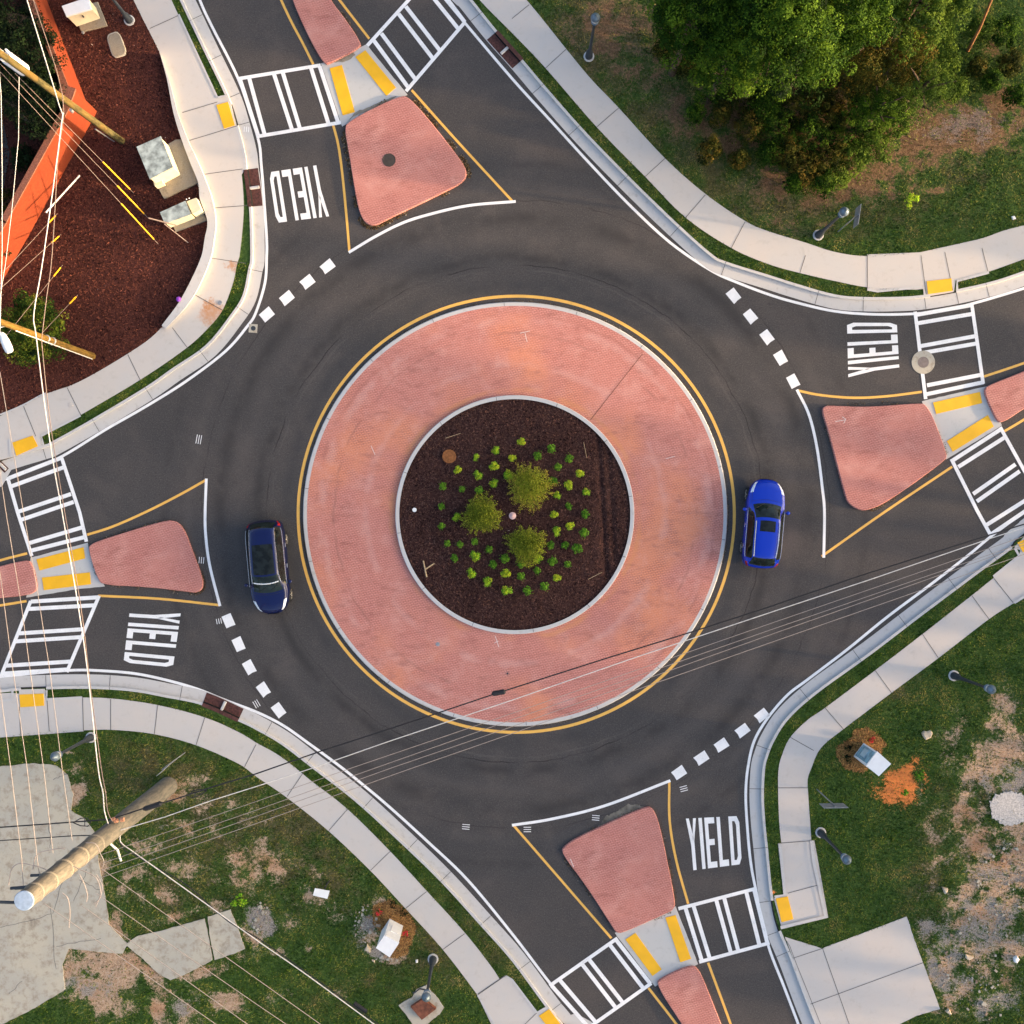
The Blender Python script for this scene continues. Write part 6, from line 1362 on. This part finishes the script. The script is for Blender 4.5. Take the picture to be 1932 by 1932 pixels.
# guy wires and yellow guards
def guy(a, za, g, label, zg=None, gl=.85, mat='wirebrown'):
    """a: upper end, g: anchor on the ground; yellow guard over the lower part"""
    t = empty('guy_wire', label, 'guy wire', W(*g, ZV)); p = W(*a, za); q = W(*g, ZV)
    b = MB(); b.tube([p, q], .012, 6); b.build('strand', MT[mat], t)
    n = (p-q); L_ = n.length; u = n/L_
    b = MB(); b.tube([q+u*.35, q+u*(2.5*gl)], .035, 8); b.build('guard', MT['yplastic'], t)
guy((28, 138), 7.8, (253, 365), 'guy wire with a yellow guard, nearest the mossy wooden pole', gl=1.0)
guy((0, 120), 8.4, (280, 412), 'guy wire with a yellow guard ending at the low cream cabinets', gl=.95)
guy((0, 135), 8.0, (299, 461), 'guy wire with a yellow guard, lowest of those from the mossy pole', gl=1.1)
for a, g, l in (((0, 520), (108, 403), 'guy wire guard, upper one right of the red brick wall'), ((0, 545), (115, 442), 'guy wire guard, lower one right of the red brick wall'), ((0, 648), (118, 500), 'guy wire guard above the round bush'), ((78, 630), (147, 556), 'guy wire guard right of the round bush')):
    guy(a, 7.0 if a[0] == 0 else 5.0, g, l, gl=.55)
b = MB(); pl = T(0, 0, [(600, 1325), (345, 1605)]); b.tube([W(*pl[0], .3), W(*pl[1], 1.6)], .05, 4); tag(b.build('steel_channel', MT['steel']), 'long thin grey steel channel lying at the foot of the red brick wall', 'steel channel')
b = MB(); pl = T(0, 0, [(1120, 1645), (1330, 1700), (1420, 1832)]); b.tube([W(*pl[0], 1.6), W(*pl[1], .9)], .035, 6); b.tube([W(*T(0, 0, [(1240, 1690)])[0], 1.2), W(*pl[2], .2)], .025, 6); tag(b.build('steel_rod', MT['wirebrown']), 'thin grey rods leaning over the low cream cabinets', 'steel rod')
# ------------------------------------------------------------------ red brick wall with pier
hw = 2.3
t = empty('brick_wall', 'tall red-orange brick wall with a corner pier along the upper left mulch', 'brick wall', W(178, 215, ZV))
def wallseg(p, q, nm='wall'):
    a_, c_ = W(*p, ZV), W(*q, ZV); dd = (c_-a_); L_ = dd.length; an = math.atan2(dd.y, dd.x); mid = (a_+c_)/2
    nrm = Vector((-math.sin(an), math.cos(an), 0)); mid2 = mid+nrm*(.11 if nrm.dot(Vector((-1, 1, 0))) > 0 else -.11)
    b = MB(); b.box((mid2.x, mid2.y, ZV+hw/2-.15), (L_, .22, hw+.3), an); b.build(nm, MT['wall'], t)
    b = MB(); b.box((mid2.x, mid2.y, ZV+hw+.04), (L_, .30, .08), an); b.build('coping', MT['cop'], t)
MT['cop'] = plain('brick_coping', (.20, .075, .045), .8, 0, .35, 16)
wallseg(T(0, 0, [(150, -520)])[0], T(0, 0, [(665, 800)])[0]); wallseg(T(0, 0, [(690, 925)])[0], T(0, 0, [(215, 1785)])[0]); wallseg(T(0, 0, [(222, 1775)])[0], T(0, 0, [(-260, 2600)])[0])
pc = W(*T(0, 0, [(672, 868)])[0], ZV)
b = MB(); b.box((pc.x, pc.y, ZV+hw/2), (.62, .62, hw+.5), R(-20)); b.build('pier', MT['wall'], t)
b = MB(); b.box((pc.x, pc.y, ZV+hw+.30), (.72, .72, .1), R(-20)); b.build('pier_cap', MT['cop'], t)
# paving behind the wall
b = MB(); b.solid([(-300, 170), (0, 200), (18, 290), (-5, 420), (-300, 440)], 0, ZV+.03); tag(b.build('drive', plain('dark_paving', (.06, .055, .05), .9, 0, .3)), kind='structure')
# hedges behind it
def hedge(pts, h, label, n, seed=0):
    P_ = np.array(pts); c = []
    while len(c) < n:
        x, y = random.uniform(P_[:, 0].min(), P_[:, 0].max()), random.uniform(P_[:, 1].min(), P_[:, 1].max())
        if inside(pts, x, y): c.append((x, y))
    PP, NN, SS, TT = [], [], [], []
    for x, y in c:
        z = h*random.choice([.35, .75, .95, 1, 1]); q = W(x, y, z+ZV)
        P, N, S, T_ = clumpy((q.x, q.y, q.z-.25), (.35, .35, .3), 4, 55, .26, .050, (.45, .2), .6); PP.append(P); NN.append(N); SS.append(S); TT.append(T_)
    t_ = empty('hedge', label, 'hedge', (W(*c[0], ZV)))
    leaves('foliage', np.concatenate(PP), np.concatenate(NN), np.concatenate(SS), np.concatenate(TT), MT['leafH'], t_)
    b = MB(); core = [(x, y) for x, y in pts]; k_ = (H-h*.7)/H
    xs_ = [W(x, y, h*.6) for x, y in core]; cx2 = sum(p.x for p in xs_)/len(xs_); cy2 = sum(p.y for p in xs_)/len(xs_)
    b.frustum([(cx2+(p.x-cx2)*.88, cy2+(p.y-cy2)*.88) for p in xs_], ZV, [(cx2+(p.x-cx2)*.8, cy2+(p.y-cy2)*.8) for p in xs_], h*.75); b.build('branches', MT['bark'], t_)
hedge(T(0, 0, [(-260, -100), (60, 20), (270, 60), (390, 280), (440, 430), (330, 560), (440, 760), (350, 960), (230, 1000), (120, 930), (0, 780), (-260, 700)]), 3.1, 'large dark green hedge behind the red brick wall at the top left', 260)
for i, (x, y, r_, l) in enumerate(((46, 302, 28, 'dark round shrub behind the red wall, upper of three'), (12, 388, 38, 'yellowish dark shrub at the left edge behind the red wall'), (-4, 455, 34, 'dark shrub at the left edge behind the red wall, lowest'))):
    bush('shrub', x, y, r_*.8, 1.3, 'leafH' if i != 1 else 'leafB', l, 'shrub', n=40, per=70, cs=.25, ls=.05, ton=(.55, .2))
bush('round_bush', 62, 622, 62, 2.6, 'leafT', 'large round glossy green bush under the golden-brown pole', 'bush', n=150, per=110, cs=.30, ls=.052, ton=(.48, .2), trunk=True)
tb = W(170, 566, ZV+.2); b = MB(); b.lathe([(.10, 0), (.13, .08), (.05, .12)], W(338, 565, ZV+.28), 8)
tag(b.build('purple_scrap', plain('purple_plastic', (.25, .06, .40), .5)), 'small purple scrap lying by the retaining curb', 'litter')
# ------------------------------------------------------------------ trees of the upper right
def tree(vx, vy, r, h, mat, label, zc=None, n=120, per=150, cs=.55, ls=.085, ton=(.42, .24), rz=2.6, sq=.8):
    zc = zc or h-rz; c = W(vx, vy, zc); kz = (H-zc)/H/PX
    t = empty('tree', label, 'tree', (c.x, c.y, ZV))
    P, N, S, T_ = clumpy(tuple(c), (r*kz*1.0, r*kz*1.0, rz), int(n*1.25), int(per*1.25), cs*.80, ls*.62, ton, .5, squash=sq)
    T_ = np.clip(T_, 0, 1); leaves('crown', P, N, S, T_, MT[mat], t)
    b = MB(); base = Vector((c.x, c.y, -.05)); b.tube([base, base+Vector((.1, .05, h*.35)), base+Vector((-.05, .1, h*.65)), Vector((c.x, c.y, h*.9))], [.20, .15, .10, .03], 10)
    for i in range(7):
        a_ = 6.28*i/7+vx; z0_ = h*random.uniform(.35, .7); b.tube([base+Vector((0, 0, z0_)), base+Vector((math.cos(a_)*r*kz*.4, math.sin(a_)*r*kz*.4, z0_+.8)), base+Vector((math.cos(a_)*r*kz*.85, math.sin(a_)*r*kz*.85, z0_+1.3))], [.07, .05, .015], 6)
    b.build('trunk', MT['bark'], t); return t
tree(1310, 22, 78, 9.0, 'leafA', 'leafy green tree at the top, leftmost of the wood', n=120)
tree(1385, 88, 72, 8.6, 'leafA', 'green tree of the wood reaching down toward the lamp, second from the left', n=120, ton=(.56, .2))
tree(1472, 60, 95, 10.5, 'leafA', 'tallest green tree in the middle of the wood at the top', n=190)
tree(1515, 118, 55, 7.8, 'leafA', 'green tree on the lower fringe of the wood', n=80, ton=(.58, .2))
tree(1590, 20, 88, 9.5, 'leafA', 'broad green tree right of the middle of the wood', n=170, ton=(.5, .2))
tree(1740, 0, 82, 8.5, 'leafC', 'lighter green tree at the right end of the wood', n=140, ton=(.5, .2))
tree(1660, -20, 60, 8.5, 'leafA', 'green tree cut by the top edge between two broader ones', n=90)
tree(1430, -25, 80, 10, 'leafA', 'green tree cut by the top edge above the tallest crown', n=110)
tree(1625, 100, 48, 6.0, 'leafB', 'olive tree with orange-tinged leaves under the wood', zc=3.6, rz=1.8, n=70, per=120, ls=.075, ton=(.6, .22))
tree(1735, 175, 52, 5.5, 'leafC', 'soft light green young tree at the right fringe of the wood', zc=3.2, rz=2.0, n=70, per=110, cs=.4, ls=.055, ton=(.42, .2))
tree(1650, 215, 40, 4.2, 'leafA', 'soft dark green young tree right of the bushes', zc=2.4, rz=1.6, n=55, per=110, cs=.4, ls=.06, ton=(.5, .2))
tree(1700, 110, 45, 5.5, 'leafB', 'yellowish tree between the wood and the young tree', zc=3.2, rz=1.8, n=60, per=110, ls=.07, ton=(.72, .2))
under = [(1300, 118, 30), (1345, 160, 36), (1395, 185, 38), (1440, 205, 36), (1420, 240, 34), (1465, 245, 40), (1510, 205, 42), (1490, 285, 38), (1530, 255, 42), (1560, 215, 40), (1455, 290, 26), (1520, 318, 38), (1565, 300, 42), (1600, 250, 44), (1610, 300, 38), (1550, 345, 26), (1650, 280, 36), (1640, 170, 40), (1590, 170, 42), (1680, 235, 34), (1360, 215, 22), (1340, 285, 24), (1500, 350, 18), (1575, 335, 30), (1445, 160, 36), (1540, 165, 36), (1700, 190, 36), (1780, 120, 34), (1770, 60, 34), (1270, 60, 30), (1250, 95, 18), (1310, 215, 16), (1395, 300, 16), (1800, 170, 22), (1840, 130, 18), (1870, 150, 18), (1895, 60, 30), (1850, 50, 24), (1905, 120, 22), (1915, 180, 20)]
kinds = [('leafB', 'olive-brown'), ('leafA', 'dark green'), ('leafB', 'rusty olive'), ('leafC', 'fresh green')]
for i, (x, y, r_) in enumerate(under):
    mt_, nm_ = kinds[[0, 1, 0, 1, 2, 1, 0, 2, 1, 0, 1, 2, 0, 1, 3, 1, 3, 0, 2, 3, 0, 2, 1, 3, 1, 0, 3, 3, 3, 1, 0, 1, 2, 3, 0, 1, 1, 3, 0, 1][i]]
    ton = {'olive-brown': (.40, .24), 'dark green': (.36, .22), 'rusty olive': (.62, .28), 'fresh green': (.5, .2)}[nm_]
    hz_ = 'beside the sidewalk' if y > 310 else ('deep in the shade under the wood' if y < 220 and x < 1720 else ('on the bare ground at the far right' if x > 1760 else 'on the lower fringe of the wood'))
    sp_ = 'left' if x < 1420 else ('middle' if x < 1560 else ('right' if x < 1720 else 'far right'))
    bush('wild_bush', x, y, r_*.9, .8+r_*.02, mt_, '%s ragged wild bush %s, %s side' % (nm_, hz_, sp_), 'bush', '%s wild bushes %s, %s side' % (nm_, hz_, sp_), n=int(26+r_*1.2), per=60, cs=.22, ls=.045, ton=ton)
# bare leaning trunk
q = T(3, 0, [(1508, 382), (1600, 210), (1695, -20)]); t = empty('dead_trunk', 'thin bare leaning trunk lit orange at the upper right', 'dead tree', W(*q[0], ZV))
b = MB(); b.tube([W(*q[0], .1), W(*q[1], 3.0), W(*q[2], 6.5), W(1895, -70, 9)], [.09, .07, .055, .04], 8); b.build('trunk', MT['deadbark'], t, smooth=True)
for i in range(9):
    f_ = .6+.045*i; p_ = W(*q[1], 3.0).lerp(W(1895, -70, 9), f_); a_ = i*2.4
    b = MB(); b.tube([p_, p_+Vector((math.cos(a_)*.7, math.sin(a_)*.7, .3))], [.02, .008], 5); b.build('twig', MT['deadbark'], t)
# evergreens far outside the frame to the right: they shade the lower half of the place at this low sun
for i, (x, y, h_, r_) in enumerate([(52, -3.5, 15, 3.6), (55, -9, 18, 4.5), (50, -15, 16, 4.2), (56, -21, 18, 4.6), (51, -27, 17, 4.5), (55, -34, 18, 4.8), (50, 30, 13, 3.2), (60, 3.2, 9.3, 1.0), (60, 8.5, 9.6, .8)]):
    t = empty('tree', 'row tree %s beyond the right side of the place' % ['a', 'b', 'c', 'd', 'e', 'f', 'g', 'h', 'i'][i], 'tree', (x, y, 0), 'trees beyond the right side')
    P, N, S, T_ = clumpy((x, y, h_*.55), (r_, r_, h_*.45), 200, 60, r_*.33, .30, (.4, .2), .5); leaves('crown', P, N, S, T_, MT['leafA'], t)
    b = MB(); b.tube([(x, y, -.1), (x, y, h_*.8)], [.3, .06], 10); b.build('trunk', MT['bark'], t)
# ------------------------------------------------------------------ grass
def outer(c): return F[c]
lawnpoly = dict(NE=F['NE']+[(3300, -1500), (650, -1500)], SE=F['SE']+T(3, 3, [(350, 545), (455, 1130), (105, 1215), (128, 1275), (410, 1362), (1045, 1122), (1300, 1820), (1120, 1870), (980, 1940)])+[(1700, 2100), (3300, 2100)],
                SW=F['SW']+[(1030, 2100), (-1400, 2100)])
slabs = [[(-200, 1445), (0, 1446), (60, 1440), (105, 1444), (128, 1462), (138, 1500), (134, 1530), (160, 1545), (178, 1570), (188, 1640), (200, 1700), (206, 1745), (240, 1780), (232, 1800), (180, 1795), (130, 1790), (118, 1820), (122, 1868), (60, 1905), (0, 1935), (-200, 1960)], [(236, 1782), (262, 1765), (300, 1757), (434, 1717), (446, 1745), (462, 1790), (401, 1812), (350, 1838), (322, 1850), (300, 1838), (270, 1810)]]
grass_on('grass', lawnpoly['NE'], 330, 'dry and green grass of the upper right lawn', ZV)
grass_on('grass', lawnpoly['SE'], 330, 'green grass with bare patches of the lower right lawn', ZV)
RAMP = [T(2, 3, [(-55, 1562), (0, 1585), (192, 1846), (265, 1800), (380, 1932), (560, 2200), (300, 2400), (-120, 2010), (-268, 1708)])]
grass_on('grass', lawnpoly['SW'], 330, 'patchy grass of the lower left lawn', ZV, ex=slabs+RAMP)
def band(c, ex):
    e = [p for p in E[c] if -300 < p[0] < 2250 and -300 < p[1] < 2250]; k_ = [p for p in offset(K[c], -3*SG[c]) if -300 < p[0] < 2250 and -300 < p[1] < 2250]
    if c == 'SE': k_ = [p for p in k_ if p[1] < 1682]; e = e+T(3, 3, [(85, 580), (112, 935)])
    return e+k_[::-1]
exc = dict(NE=[[(1740, 560), (1742, 540), (1803, 530), (1810, 562)], [(900, -10), (950, 50), (1000, 130), (925, 60)]], SE=[ [(1880, 1090), (1932, 1000), (2200, 800), (2200, 1000)]],
           SW=[[(0, 1290), (88, 1290), (88, 1330), (0, 1330)], [(383, 1320), (452, 1350), (448, 1366), (380, 1336)], [(1030, 1880), (1080, 1990), (1000, 1960)], RAMP[0], [(1012, 1912), (1032, 1896), (1200, 2100), (1050, 2100)]], NW=[[(410, 184), (500, 184), (500, 495), (440, 497), (400, 300)], [(-50, 820), (78, 826), (80, 850), (-50, 900)], [(337, 0), (0, 0), (0, -1), (337, -1)]])
for c in ('NE', 'SE', 'SW', 'NW'):
    grass_on('grass', band(c, 0), 520, 'narrow strip of grass between curb and sidewalk, %s corner' % NAMES[c], ZV-.02 if c == 'NW' else ZV, .04, .09, ex=exc[c], kill=False)
